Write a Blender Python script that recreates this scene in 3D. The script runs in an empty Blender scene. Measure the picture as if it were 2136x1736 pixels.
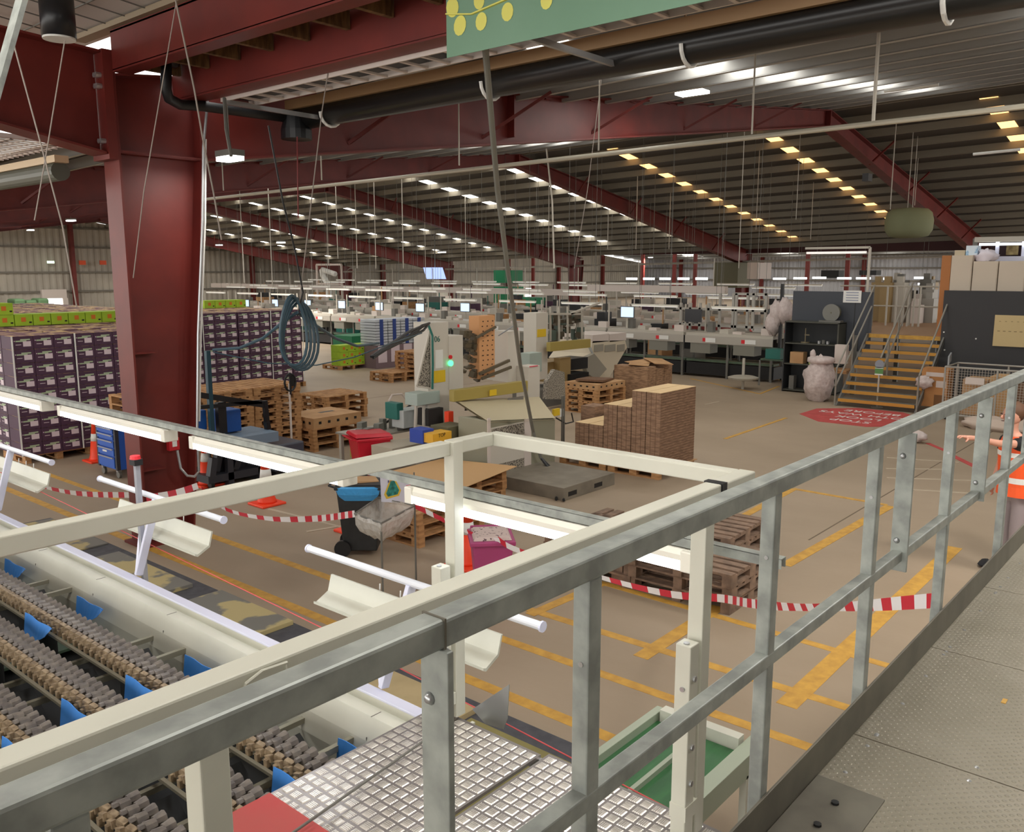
import bpy, math, random
from mathutils import Vector, Matrix
random.seed(7)
sc = bpy.context.scene
COL = sc.collection
# ---------------------------------------------------------------- camera
FPX, CX, CY, EYE = 1817.0, 1068.0, 868.0, 3.4
AXX = Vector((0.64910542, -0.12552675, 0.75027007))      # world X axis seen in camera space (right, down, forward)
AYY = Vector((-0.76069846, -0.10711221, 0.64020686))
AZZ = Vector((0.0, -0.98629104, -0.16501512))
cd = bpy.data.cameras.new('camera'); cam = bpy.data.objects.new('camera', cd); COL.objects.link(cam)
cd.sensor_width = 36; cd.lens = FPX*36/2136; cd.clip_start = 0.05; cd.clip_end = 400
cr = Vector((AXX[0], AYY[0], AZZ[0])); cu = -Vector((AXX[1], AYY[1], AZZ[1])); cb = -Vector((AXX[2], AYY[2], AZZ[2]))
mt = Matrix((cr, cu, cb)).transposed().to_4x4(); mt.translation = (0, 0, EYE)
cam.matrix_world = mt
sc.camera = cam
# ---------------------------------------------------------------- world, exposure
sc.view_settings.view_transform = 'Standard'; sc.view_settings.look = 'None'
sc.view_settings.gamma = 1; sc.view_settings.use_curve_mapping = False
sc.view_settings.exposure = 0.32
w = bpy.data.worlds.new('daylight'); sc.world = w; w.use_nodes = True
w.node_tree.nodes['Background'].inputs[0].default_value = (1.0, 0.97, 0.92, 1)
w.node_tree.nodes['Background'].inputs[1].default_value = 2.5
def area(name, loc, sx, sy, power, col=(1, .95, .87), rx=0, ry=0, rz=0):
    d = bpy.data.lights.new(name, 'AREA'); d.shape = 'RECTANGLE'; d.size = sx; d.size_y = sy
    d.energy = power; d.color = col
    o = bpy.data.objects.new(name, d); COL.objects.link(o); o.location = loc; o.rotation_euler = (rx, ry, rz)
    return o
# ---------------------------------------------------------------- pixel to point
def ray(px, py):
    d = Vector((px-CX, py-CY, FPX)); return Vector((d.dot(AXX), d.dot(AYY), d.dot(AZZ)))
def atz(px, py, z=0.0):
    r = ray(px, py); p = r*((z-EYE)/r.z); return Vector((p.x, p.y, z))
def atx(px, py, x):
    r = ray(px, py); p = r*(x/r.x); return Vector((x, p.y, p.z+EYE))
def aty(px, py, y):
    r = ray(px, py); p = r*(y/r.y); return Vector((p.x, y, p.z+EYE))
# ---------------------------------------------------------------- materials
MATS = {}
def M(name, c, rough=0.6, metal=0.0, c2=None, scale=3.0, emit=None, estr=1.0, bump=0.0, bscale=60, detail=4, lo=.35, hi=.65, alpha=None, spec=None, stretch=None, trans=None):
    if name in MATS: return MATS[name]
    m = bpy.data.materials.new(name); m.use_nodes = True; nt = m.node_tree; b = nt.nodes['Principled BSDF']
    b.inputs['Base Color'].default_value = (*c, 1); b.inputs['Roughness'].default_value = rough; b.inputs['Metallic'].default_value = metal
    if spec is not None: b.inputs['Specular IOR Level'].default_value = spec
    if c2 is not None or bump:
        tc = nt.nodes.new('ShaderNodeTexCoord'); mp = nt.nodes.new('ShaderNodeMapping'); nt.links.new(tc.outputs['Object'], mp.inputs['Vector'])
        if stretch: mp.inputs['Scale'].default_value = stretch
    if c2 is not None:
        n = nt.nodes.new('ShaderNodeTexNoise'); n.inputs['Scale'].default_value = scale; n.inputs['Detail'].default_value = detail
        nt.links.new(mp.outputs[0], n.inputs['Vector'])
        r = nt.nodes.new('ShaderNodeValToRGB'); r.color_ramp.elements[0].position = lo; r.color_ramp.elements[1].position = hi
        r.color_ramp.elements[0].color = (*c, 1); r.color_ramp.elements[1].color = (*c2, 1)
        nt.links.new(n.outputs['Fac'], r.inputs[0]); nt.links.new(r.outputs[0], b.inputs['Base Color'])
    if bump:
        n2 = nt.nodes.new('ShaderNodeTexNoise'); n2.inputs['Scale'].default_value = bscale; nt.links.new(mp.outputs[0], n2.inputs['Vector'])
        bp = nt.nodes.new('ShaderNodeBump'); bp.inputs['Strength'].default_value = bump; bp.inputs['Distance'].default_value = .02
        nt.links.new(n2.outputs['Fac'], bp.inputs['Height']); nt.links.new(bp.outputs[0], b.inputs['Normal'])
    if emit is not None:
        b.inputs['Emission Color'].default_value = (*emit, 1); b.inputs['Emission Strength'].default_value = estr
    if alpha is not None: b.inputs['Alpha'].default_value = alpha
    if trans is not None: b.inputs['Transmission Weight'].default_value = trans
    MATS[name] = m; return m
def srgb(r, g, b):
    f = lambda v: ((v/255+.055)/1.055)**2.4 if v > 10 else v/255/12.92
    return (f(r), f(g), f(b))
# ---------------------------------------------------------------- mesh builder
class MB:
    def __init__(s): s.v = []; s.f = []; s.m = []; s.st = []
    def face(s, pts, m=0):
        s.st.append((len(s.v), len(s.f)))
        i = len(s.v); s.v += [tuple(p) for p in pts]; s.f.append(tuple(range(i, i+len(pts)))); s.m.append(m); return s
    def hexa(s, p, m=0):       # 8 points: bottom 4 ccw, top 4 ccw
        s.st.append((len(s.v), len(s.f)))
        i = len(s.v); s.v += [tuple(q) for q in p]
        for f in ((3, 2, 1, 0), (4, 5, 6, 7), (0, 1, 5, 4), (1, 2, 6, 5), (2, 3, 7, 6), (3, 0, 4, 7)):
            s.f.append(tuple(i+k for k in f)); s.m.append(m)
        return s
    def box(s, x0, x1, y0, y1, z0, z1, m=0):
        if x0 > x1: x0, x1 = x1, x0
        if y0 > y1: y0, y1 = y1, y0
        if z0 > z1: z0, z1 = z1, z0
        return s.hexa([(x0, y0, z0), (x1, y0, z0), (x1, y1, z0), (x0, y1, z0), (x0, y0, z1), (x1, y0, z1), (x1, y1, z1), (x0, y1, z1)], m)
    def obox(s, c, sz, rot=(0, 0, 0), m=0):
        from mathutils import Euler
        R = Euler(rot).to_matrix(); c = Vector(c); x, y, z = sz[0]/2, sz[1]/2, sz[2]/2
        return s.hexa([c+R@Vector(q) for q in ((-x, -y, -z), (x, -y, -z), (x, y, -z), (-x, y, -z), (-x, -y, z), (x, -y, z), (x, y, z), (-x, y, z))], m)
    def bar(s, p, q, w, h, m=0, up=(0, 0, 1)):
        p = Vector(p); q = Vector(q); d = (q-p).normalized(); u = Vector(up)
        if abs(d.dot(u)) > .98: u = Vector((1, 0, 0))
        a = d.cross(u).normalized()*(w/2); b = a.cross(d).normalized()*(h/2)
        return s.hexa([p-a-b, q-a-b, q+a-b, p+a-b, p-a+b, q-a+b, q+a+b, p+a+b], m)
    def cyl(s, p, q, r0, r1=None, n=12, m=0, caps=True):
        s.st.append((len(s.v), len(s.f)))
        r1 = r0 if r1 is None else r1; p = Vector(p); q = Vector(q); d = (q-p).normalized()
        u = Vector((0, 0, 1)) if abs(d.z) < .9 else Vector((1, 0, 0)); a = d.cross(u).normalized(); b = d.cross(a).normalized()
        i = len(s.v)
        for c, r in ((p, r0), (q, r1)):
            for k in range(n):
                t = 2*math.pi*k/n; s.v.append(tuple(c+(a*math.cos(t)+b*math.sin(t))*r))
        for k in range(n):
            j = (k+1) % n; s.f.append((i+k, i+j, i+n+j, i+n+k)); s.m.append(m)
        if caps:
            s.f.append(tuple(i+k for k in range(n))[::-1]); s.m.append(m); s.f.append(tuple(i+n+k for k in range(n))); s.m.append(m)
        return s
    def lathe(s, c, prof, n=20, m=0, sq=None):
        s.st.append((len(s.v), len(s.f)))
        c = Vector(c); i = len(s.v)
        for (r, z) in prof:
            for k in range(n):
                t = 2*math.pi*(k+.5)/n; x, y = math.cos(t), math.sin(t)
                if sq: e = (abs(x)**sq+abs(y)**sq)**(-1/sq); x *= e; y *= e
                s.v.append((c.x+x*r, c.y+y*r, c.z+z))
        for a in range(len(prof)-1):
            for k in range(n):
                j = (k+1) % n; s.f.append((i+a*n+k, i+a*n+j, i+(a+1)*n+j, i+(a+1)*n+k)); s.m.append(m)
        s.f.append(tuple(i+k for k in range(n))[::-1]); s.m.append(m)
        e = i+(len(prof)-1)*n; s.f.append(tuple(e+k for k in range(n))); s.m.append(m)
        return s
    def tube(s, pts, r, n=6, m=0):
        s.st.append((len(s.v), len(s.f)))
        pts = [Vector(p) for p in pts]; i = len(s.v); L = len(pts); pa = None
        for k, p in enumerate(pts):
            d = (pts[min(k+1, L-1)]-pts[max(k-1, 0)]).normalized()
            if pa is None:
                u = Vector((0, 0, 1)) if abs(d.z) < .9 else Vector((1, 0, 0)); a = d.cross(u).normalized()
            else: a = (pa-d*pa.dot(d)).normalized()
            pa = a; b = d.cross(a)
            for t in range(n):
                w_ = 2*math.pi*t/n; s.v.append(tuple(p+(a*math.cos(w_)+b*math.sin(w_))*r))
        for k in range(L-1):
            for t in range(n):
                j = (t+1) % n; s.f.append((i+k*n+t, i+k*n+j, i+(k+1)*n+j, i+(k+1)*n+t)); s.m.append(m)
        s.f.append(tuple(i+t for t in range(n))[::-1]); s.m.append(m); s.f.append(tuple(i+(L-1)*n+t for t in range(n))); s.m.append(m)
        return s
    def prism(s, pts, ax, a, b, m=0):   # pts 2D polygon, extruded along axis ax from a to b
        s.st.append((len(s.v), len(s.f)))
        def P(u, v, t): return {'x': (t, u, v), 'y': (u, t, v), 'z': (u, v, t)}[ax]
        n = len(pts); i = len(s.v)
        s.v += [P(u, v, a) for u, v in pts]+[P(u, v, b) for u, v in pts]
        s.f.append(tuple(range(i, i+n))); s.m.append(m); s.f.append(tuple(range(i+n, i+2*n))[::-1]); s.m.append(m)
        for k in range(n): j = (k+1) % n; s.f.append((i+k, i+n+k, i+n+j, i+j)); s.m.append(m)
        return s
    def blob(s, c, rad, n=14, k=9, amp=.12, seed=1, m=0, fr=3.0):
        s.st.append((len(s.v), len(s.f)))
        from mathutils import noise
        c = Vector(c); i = len(s.v)
        for a in range(k+1):
            ph = math.pi*a/k
            for t in range(n):
                th = 2*math.pi*t/n; d = Vector((math.sin(ph)*math.cos(th), math.sin(ph)*math.sin(th), math.cos(ph)))
                e = 1+amp*noise.noise(d*fr+Vector((seed*7.1, 0, 0)))*2
                s.v.append((c.x+d.x*rad[0]*e, c.y+d.y*rad[1]*e, c.z+d.z*rad[2]*e))
        for a in range(k):
            for t in range(n):
                j = (t+1) % n; s.f.append((i+a*n+t, i+(a+1)*n+t, i+(a+1)*n+j, i+a*n+j)); s.m.append(m)
        return s
    def mesh(s, name, mats, smooth=False):
        me = bpy.data.meshes.new(name); me.from_pydata(s.v, [], s.f)
        for m in (mats if isinstance(mats, (list, tuple)) else [mats]): me.materials.append(m)
        me.polygons.foreach_set('material_index', s.m)
        if smooth: me.polygons.foreach_set('use_smooth', [True]*len(s.f))
        me.update()
        import bmesh
        bm = bmesh.new(); bm.from_mesh(me); bmesh.ops.recalc_face_normals(bm, faces=bm.faces); bm.to_mesh(me); bm.free()
        return me
    def build(s, name, mats, parent=None, bev=0, smooth=False, local=False):
        o = bpy.data.objects.new(name, s.mesh(name, mats, smooth)); COL.objects.link(o)
        if bev:
            md = o.modifiers.new('bevel', 'BEVEL'); md.width = bev; md.segments = 2; md.limit_method = 'ANGLE'
        if parent is not None:
            o.parent = parent
            if parent.type == 'EMPTY' and not local: o.location = -parent.location
        return o
def build_each(mb, name, mats, parent, bev=0, smooth=False, local=False):   # every primitive becomes a part of its own
    st = mb.st+[(len(mb.v), len(mb.f))]
    for (v0, f0), (v1, f1) in zip(st, st[1:]):
        m2 = MB(); m2.v = mb.v[v0:v1]; m2.f = [tuple(i-v0 for i in f) for f in mb.f[f0:f1]]; m2.m = mb.m[f0:f1]
        m2.build(name, mats, parent, bev, smooth, local)
def tag(o, label, cat, group=None, kind=None):
    if label: o['label'] = label
    if cat: o['category'] = cat
    if group: o['group'] = group
    if kind: o['kind'] = kind
    return o
def thing(name, label, cat, loc=(0, 0, 0), rz=0, group=None):
    o = bpy.data.objects.new(name, None); COL.objects.link(o); o.location = loc; o.rotation_euler = (0, 0, rz); o.empty_display_size = .1
    return tag(o, label, cat, group)
def struct(o): o['kind'] = 'structure'; return o
def dup(root, loc, rz=0, label=None, group=None, cat=None):
    r = root.copy(); COL.objects.link(r); r.location = loc; r.rotation_euler = (0, 0, rz)
    if label: r['label'] = label
    if group: r['group'] = group
    if cat: r['category'] = cat
    for ch in list(root.children):
        c = ch.copy(); COL.objects.link(c); c.parent = r
        for g in list(ch.children):
            d = g.copy(); COL.objects.link(d); d.parent = c
    return r
ORD = ['first', 'second', 'third', 'fourth', 'fifth', 'sixth', 'seventh', 'eighth', 'ninth', 'tenth', 'eleventh', 'twelfth', 'thirteenth', 'fourteenth', 'fifteenth', 'sixteenth', 'seventeenth', 'eighteenth', 'nineteenth', 'twentieth']
def text(txt, size, loc, rot, mat, parent=None, depth=.001, name='lettering', align='CENTER'):
    cu = bpy.data.curves.new(name, 'FONT'); cu.body = txt; cu.size = size; cu.extrude = depth; cu.align_x = align; cu.align_y = 'CENTER'
    t = bpy.data.objects.new(name, cu); COL.objects.link(t)
    dg = bpy.context.evaluated_depsgraph_get(); me = bpy.data.meshes.new_from_object(t.evaluated_get(dg)); bpy.data.objects.remove(t)
    me.materials.clear(); me.materials.append(mat)
    o = bpy.data.objects.new(name, me); COL.objects.link(o); o.location = loc; o.rotation_euler = rot
    if parent is not None:
        o.parent = parent
        if parent.type == 'EMPTY': o.location = Vector(loc)-parent.location
        else: o.location = Vector(loc)
    return o
# ---------------------------------------------------------------- palette
galv = M('galvanised_steel', srgb(138, 143, 139), .42, .1, srgb(170, 176, 170), 14, detail=6)
galvd = M('galvanised_tread', srgb(120, 116, 104), .45, .45, srgb(140, 136, 124), 5)
rope_m = M('rope_grey', srgb(150, 140, 132), .8)
toe = M('dull_steel', srgb(104, 100, 90), .5, .4, srgb(120, 116, 104), 6)
cream = M('cream_paint', srgb(214, 214, 200), .38, 0, srgb(206, 206, 192), 3)
white = M('white_paint', srgb(225, 228, 235), .4)
red = M('oxide_red_paint', srgb(118, 40, 33), .5, 0, srgb(104, 35, 30), 2.0)
black = M('black_plastic', srgb(30, 30, 32), .5)
blackm = M('black_metal', srgb(22, 23, 26), .45)
darkgrey = M('dark_grey_board', srgb(58, 60, 64), .7)
wood = M('pallet_wood', srgb(196, 150, 102), .75, 0, srgb(160, 116, 74), 6, stretch=(1, 1, 5))
woodold = M('weathered_wood', srgb(150, 124, 104), .8, 0, srgb(112, 92, 78), 7)
card = M('cardboard', srgb(196, 156, 112), .8, 0, srgb(182, 140, 98), 3)
cardd = M('cardboard_edge', srgb(128, 96, 72), .85, 0, srgb(104, 78, 60), 30, stretch=(1, 1, 6))
yellow = M('yellow_paint', srgb(212, 164, 72), .6, 0, srgb(190, 144, 64), 9)
blue = M('blue_paint', srgb(34, 92, 190), .45)
bluecloth = M('blue_cloth', srgb(58, 132, 214), .7)
orange = M('cone_orange', srgb(250, 72, 36), .5)
ywhite = M('white_plastic', srgb(232, 232, 228), .5)
tealm = M('teal_paint', srgb(40, 110, 100), .5)
tubeon = M('lit_tube', (1, 1, 1), .4, emit=(0.92, 0.96, 1.0), estr=7.0)
screen = M('lit_screen', (.3, .45, .8), .3, emit=(.55, .72, 1.0), estr=1.0)
grey = M('machine_grey', srgb(190, 184, 172), .5)
greyd = M('machine_dark_grey', srgb(110, 108, 102), .55)
shiny = M('steel_bright', srgb(190, 192, 194), .3, .7)
pinkw = M('off_white', srgb(214, 202, 194), .6)
# ================================================================ STRUCTURE
def zridge(Y): return 8.32-.023*(Y-10.4)
def znear(X, Y): return zridge(Y)-.122*(26.5-X)
def zfar(X, Y): return zridge(Y)-.163*(X-26.5)
floor_m = M('concrete_floor', srgb(170, 152, 131), .62, 0, srgb(152, 135, 114), .55, bump=.08, bscale=14, detail=8, lo=.3, hi=.7, stretch=(1, .6, 1))
struct(MB().box(-14, 30, -8.2, -8, 0, 7.5).build('wall_unseen', M('unseen_wall', srgb(92, 90, 86), .7)))  # unseen wall added behind the camera to darken faces turned that way
fl = struct(MB().box(-14, 101, -8, 64, -.2, 0).build('floor', floor_m))
ylines = [((400, 1104), (1690, 1560), .11), ((0, 1030), (400, 1104), .0), ((1098, 1270), (1772, 1478), .11), ((1262, 1218), (1852, 1389), .1),
          ((1640, 1473), (1992, 1142), .17), ((1336, 1372), (1500, 1266), .15), ((1638, 1180), (1856, 1056), .14), ((1105, 1283), (1262, 1215), .12), ((1505, 1102), (1655, 1020), .12),
          ((1655, 1020), (1850, 1054), .09), ((1512, 916), (1640, 872), .08), ((1440, 790), (1585, 822), .07), ((1585, 822), (1625, 806), .07), ((1450, 778), (1700, 800), .06)]
SZ = [.002]
def strip(a, b, w_, z=None, name='yellow_floor_line', mat=yellow):
    SZ[0] += .0003; z = SZ[0]
    p = atz(*a); q = atz(*b); d = (q-p).normalized(); n = Vector((-d.y, d.x, 0))*(w_/2)
    mb = MB().hexa([p-n, q-n, q+n, p+n]+[v+Vector((0, 0, z)) for v in (p-n, q-n, q+n, p+n)])
    return mb.build(name, mat, fl)
for a, b, w_ in ylines:
    if w_: strip(a, b, w_)
MB().box(5.78, 5.88, 10.6, 18, 0, .002).build('yellow_floor_line', yellow, fl)
MB().box(4.93, 5.05, 2.5, 16, 0, .0018).build('yellow_floor_line', yellow, fl)
redp = M('red_floor_paint', srgb(196, 78, 78), .6, 0, srgb(180, 68, 66), 4)
MB().prism([(20.7+1.4*math.cos((t+.5)*math.pi/4), 6.85+1.4*math.sin((t+.5)*math.pi/4)) for t in range(8)], 'z', 0, .003).build('red_floor_spot', redp, fl)
for k, tx in enumerate(['STOP', 'LOOK', 'BOTH WAYS', 'BEFORE']):
    text(tx, .38, (19.95+k*.5, 6.85, .006), (0, 0, math.pi/2), ywhite, fl, name='white_floor_lettering')
c0, c1 = atz(1935, 925), atz(2050, 985)
strip((1935, 925), (1975, 942), .1, name='red_floor_line', mat=redp); strip((1985, 950), (2050, 982), .12, name='red_floor_line', mat=redp)
wfade = M('worn_white_paint', srgb(186, 172, 152), .7)
for a, b in (((1850, 955), (2000, 965)), ((1848, 978), (1990, 980)), ((1850, 997), (2060, 1004)), ((1870, 1020), (2030, 1030)), ((560, 1062), (730, 1105)), ((640, 1110), (760, 1090)), ((1470, 845), (1500, 838))):
    strip(a, b, .05, name='worn_white_floor_line', mat=wfade)
MB().box(5.1, 22, 17.98, 18.0, 0, .0015).build('floor_joint', M('joint', srgb(110, 96, 80), .9), fl)
p = atz(1800, 1060); MB().box(p.x-2, p.x+8, p.y-.01, p.y+.01, 0, .0015).build('floor_joint', MATS['joint'], fl)
# walls: corrugated sheet
wallm = M('corrugated_sheet', srgb(186, 178, 164), .6, .0, srgb(170, 162, 150), .5)
def corr(lo, hi, const, axis, ztop, name, mat, pitch=.45, dep=.06):
    mb = MB(); n = int((hi-lo)/pitch*4); pts = []
    for k in range(n+1):
        t = lo+(hi-lo)*k/n; o = dep if (k % 4) in (1, 2) else 0
        pts.append((t, o))
    for k in range(n):
        (a, oa), (b, ob) = pts[k], pts[k+1]
        if axis == 'x': q = [(a, const-oa, 0), (b, const-ob, 0), (b, const-ob, ztop(b)), (a, const-oa, ztop(a))]
        else: q = [(const-oa, a, 0), (const-ob, b, 0), (const-ob, b, ztop(b)), (const-oa, a, ztop(a))]
        mb.face(q)
    return struct(mb.build(name, mat))
def gtop(x): return (znear(x, 63) if x < 26.5 else zfar(x, 63))-.02 if x < 46.5 else ((3.95+.12*(x-46.5)) if x < 73 else (3.95+.12*26.5-.1*(x-73)))
wf = corr(-6, 101, 63.2, 'x', gtop, 'wall_far', wallm)
wr = corr(-8, 63.2, 100.5, 'y', lambda y: 6.2, 'wall_right', M('corrugated_sheet_pale', srgb(190, 190, 194), .6, 0, srgb(172, 172, 178), .5))
girtm = M('girt_steel', srgb(120, 114, 104), .6)
for z in (1.9, 3.2, 4.9, 6.2):
    x1 = 46 if z > 3.9 else 100; x0 = -5 if z < 5 else 12
    if z > 6: x0, x1 = 22, 31
    MB().box(x0, x1, 62.98, 63.12, z, z+.12).build('girt', girtm, wf)
for z in (2.2, 3.6, 5.0): MB().box(100.2, 100.35, -6, 63, z, z+.14).build('girt', girtm, wr)
for x in (5.5, 12, 19, 26.8, 34.5, 41):
    zt = gtop(x)-.1; MB().box(x-.12, x+.12, 62.6, 62.98, 0, zt).build('wall_post', red, wf)
for x in (55, 64, 73, 82, 91): MB().box(x-.15, x+.15, 62.6, 62.98, 0, gtop(x)-.1).build('wall_post', red, wf)
for y in (8, 22, 34, 46, 57): MB().box(100.0, 100.3, y-.2, y+.2, 0, 6).build('wall_post', red, wr)
daylit = M('bright_daylight', (1, 1, 1), .5, emit=(1, 1, 1), estr=1.6)
# far door with daylight
p0, p1 = aty(98, 650, 62.7), aty(128, 622, 62.7)
d1 = struct(MB().box(p0.x, p1.x, 62.6, 62.66, 0, p1.z, 0).build('door_1', daylit))
MB().box(p0.x-.3, p1.x+.3, 62.5, 62.75, p1.z, p1.z+.6).box(p1.x+.02, p1.x+.35, 62.5, 62.75, 0, p1.z).build('door_frame', [pinkw], d1)
q0, q1 = aty(1095, 612, 62.7), aty(1108, 601, 62.7)
struct(MB().box(q0.x, q1.x, 62.6, 62.66, q0.z-.6, q1.z).build('window_1', daylit))
# roof: four slopes, sheet with purlins, skylight strips
roofm = M('roof_sheet', srgb(84, 80, 75), .65)
purm = M('purlin_steel', srgb(176, 176, 174), .5, .15)
def slope(name, x0, x1, zf, y0=-8, y1=63.2, pit=1.42, pm=purm):
    mb = MB(); mb.hexa([(x0, y0, zf(x0, y0)+.0), (x1, y0, zf(x1, y0)), (x1, y1, zf(x1, y1)), (x0, y1, zf(x0, y1)), (x0, y0, zf(x0, y0)+.05), (x1, y0, zf(x1, y0)+.05), (x1, y1, zf(x1, y1)+.05), (x0, y1, zf(x0, y1)+.05)])
    s = struct(mb.build(name, roofm)); n = int((x1-x0)/pit)
    for k in range(n+1):
        x = x0+.15+k*(x1-x0-.3)/n; a, b = zf(x, y0)-.012, zf(x, y1)-.012
        m2 = MB()
        m2.hexa([(x-.012, y0, a-.22), (x+.012, y0, a-.22), (x+.012, y1, b-.22), (x-.012, y1, b-.22), (x-.012, y0, a), (x+.012, y0, a), (x+.012, y1, b), (x-.012, y1, b)])
        m2.hexa([(x-.012, y0, a-.23), (x+.08, y0, a-.23), (x+.08, y1, b-.23), (x-.012, y1, b-.23), (x-.012, y0, a-.215), (x+.08, y0, a-.215), (x+.08, y1, b-.215), (x-.012, y1, b-.215)])
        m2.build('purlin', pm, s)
    return s
slope('ceiling_1', 6.4, 26.5, znear); slope('ceiling_2', 26.5, 46.5, zfar, pm=M('purlin_shaded', srgb(142, 134, 118), .6))  # far slope purlins: roof shade put into a darker, warmer colour
z3 = lambda X, Y: 5.1-.016*(Y-10)+.12*(X-46.5); z4 = lambda X, Y: z3(73, Y)-.1*(X-73)
slope('ceiling_3', 46.5, 73, z3, pit=2.2); slope('ceiling_4', 73, 101, z4, pit=2.2)
skw = M('skylight_white', (.8, .8, .8), .5, emit=(1, .97, .9), estr=5)
sko = M('skylight_amber', (.8, .5, .25), .5, emit=(1.0, .55, .2), estr=2.1)
nw = 2
def sky(zf, x0, x1, y, wy, mat):
    global nw
    struct(MB().face([(x0, y-wy/2, zf(x0, y)-.008), (x1, y-wy/2, zf(x1, y)-.008), (x1, y+wy/2, zf(x1, y)-.008), (x0, y+wy/2, zf(x0, y)-.008)]).build('window_%d' % nw, mat)); nw += 1
for y in (6.4, 13.2, 19.0): sky(zfar, 28, 43 if y < 18 else 45, y, .48, sko)
for y in (24.6, 30.0, 39.2, 44, 50.5, 56): sky(zfar, 27.5, 44.5, y, .6 if y < 35 else .42, skw)
for y in (2.0, 7.4, 13.2, 19.0, 24.6, 30.0, 39.2, 50.5): sky(znear, 9 if y > 5 else 12, 25.5, y, .7 if y < 20 else .9, skw)
for y in (8, 20, 31, 42, 54): sky(z3, 50, 71, y, 1.8, skw); sky(z4, 75, 98, y, 2.6, skw)  # far bay strips widened and multiplied to brighten the pale wall
# left bay ceiling with netting above the near steel
lc = struct(MB().hexa([(-14, -8, 8.0), (5.2, -8, 6.12), (5.2, 26, 6.12), (-14, 26, 8.0), (-14, -8, 8.05), (5.2, -8, 6.17), (5.2, 26, 6.17), (-14, 26, 8.05)]).build('ceiling_5', M('white_netting', srgb(205, 198, 192), .8)))
net = MB()
for k in range(60): y = -2+k*.45; net.bar((-13, y, 7.87), (5.1, y, 6.1), .012, .012)
for k in range(24): x = -10+k*.63; z = 6.1+(5.1-x)*.0978; net.bar((x, -2, z), (x, 25, z), .014, .014)
net.build('netting_wire', greyd, lc)
# ================================================================ STEEL FRAMES
def isec(mb, bot, top, y, fw=.35, t=.025, w_=.02, cap=True):
    mb.prism(bot+top[::-1], 'y', y-w_/2, y+w_/2)
    for line, s in ((bot, 1), (top, -1)):
        for a, b in zip(line, line[1:]):
            a = Vector((a[0], 0, a[1])); b = Vector((b[0], 0, b[1])); d = (b-a).normalized(); n = Vector((-d.z, 0, d.x))*t*s
            mb.hexa([(a.x, y-fw/2, a.z), (b.x, y-fw/2, b.z), (b.x, y+fw/2, b.z), (a.x, y+fw/2, a.z), (a.x+n.x, y-fw/2, a.z+n.z), (b.x+n.x, y-fw/2, b.z+n.z), (b.x+n.x, y+fw/2, b.z+n.z), (a.x+n.x, y+fw/2, a.z+n.z)])
FY = [10.4, 22.4, 34.1, 45.9, 57.6]
FL = ['red steel portal frame whose wide tapered column stands behind the blue tool trolley', 'second red steel portal frame back, far column behind the hopper end of the packing lines',
      'third red steel portal frame from the walkway, just past the amber roof lights', 'fourth red steel portal frame from the walkway, low over the packing lines', 'last red steel portal frame before the corrugated end wall']
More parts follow.
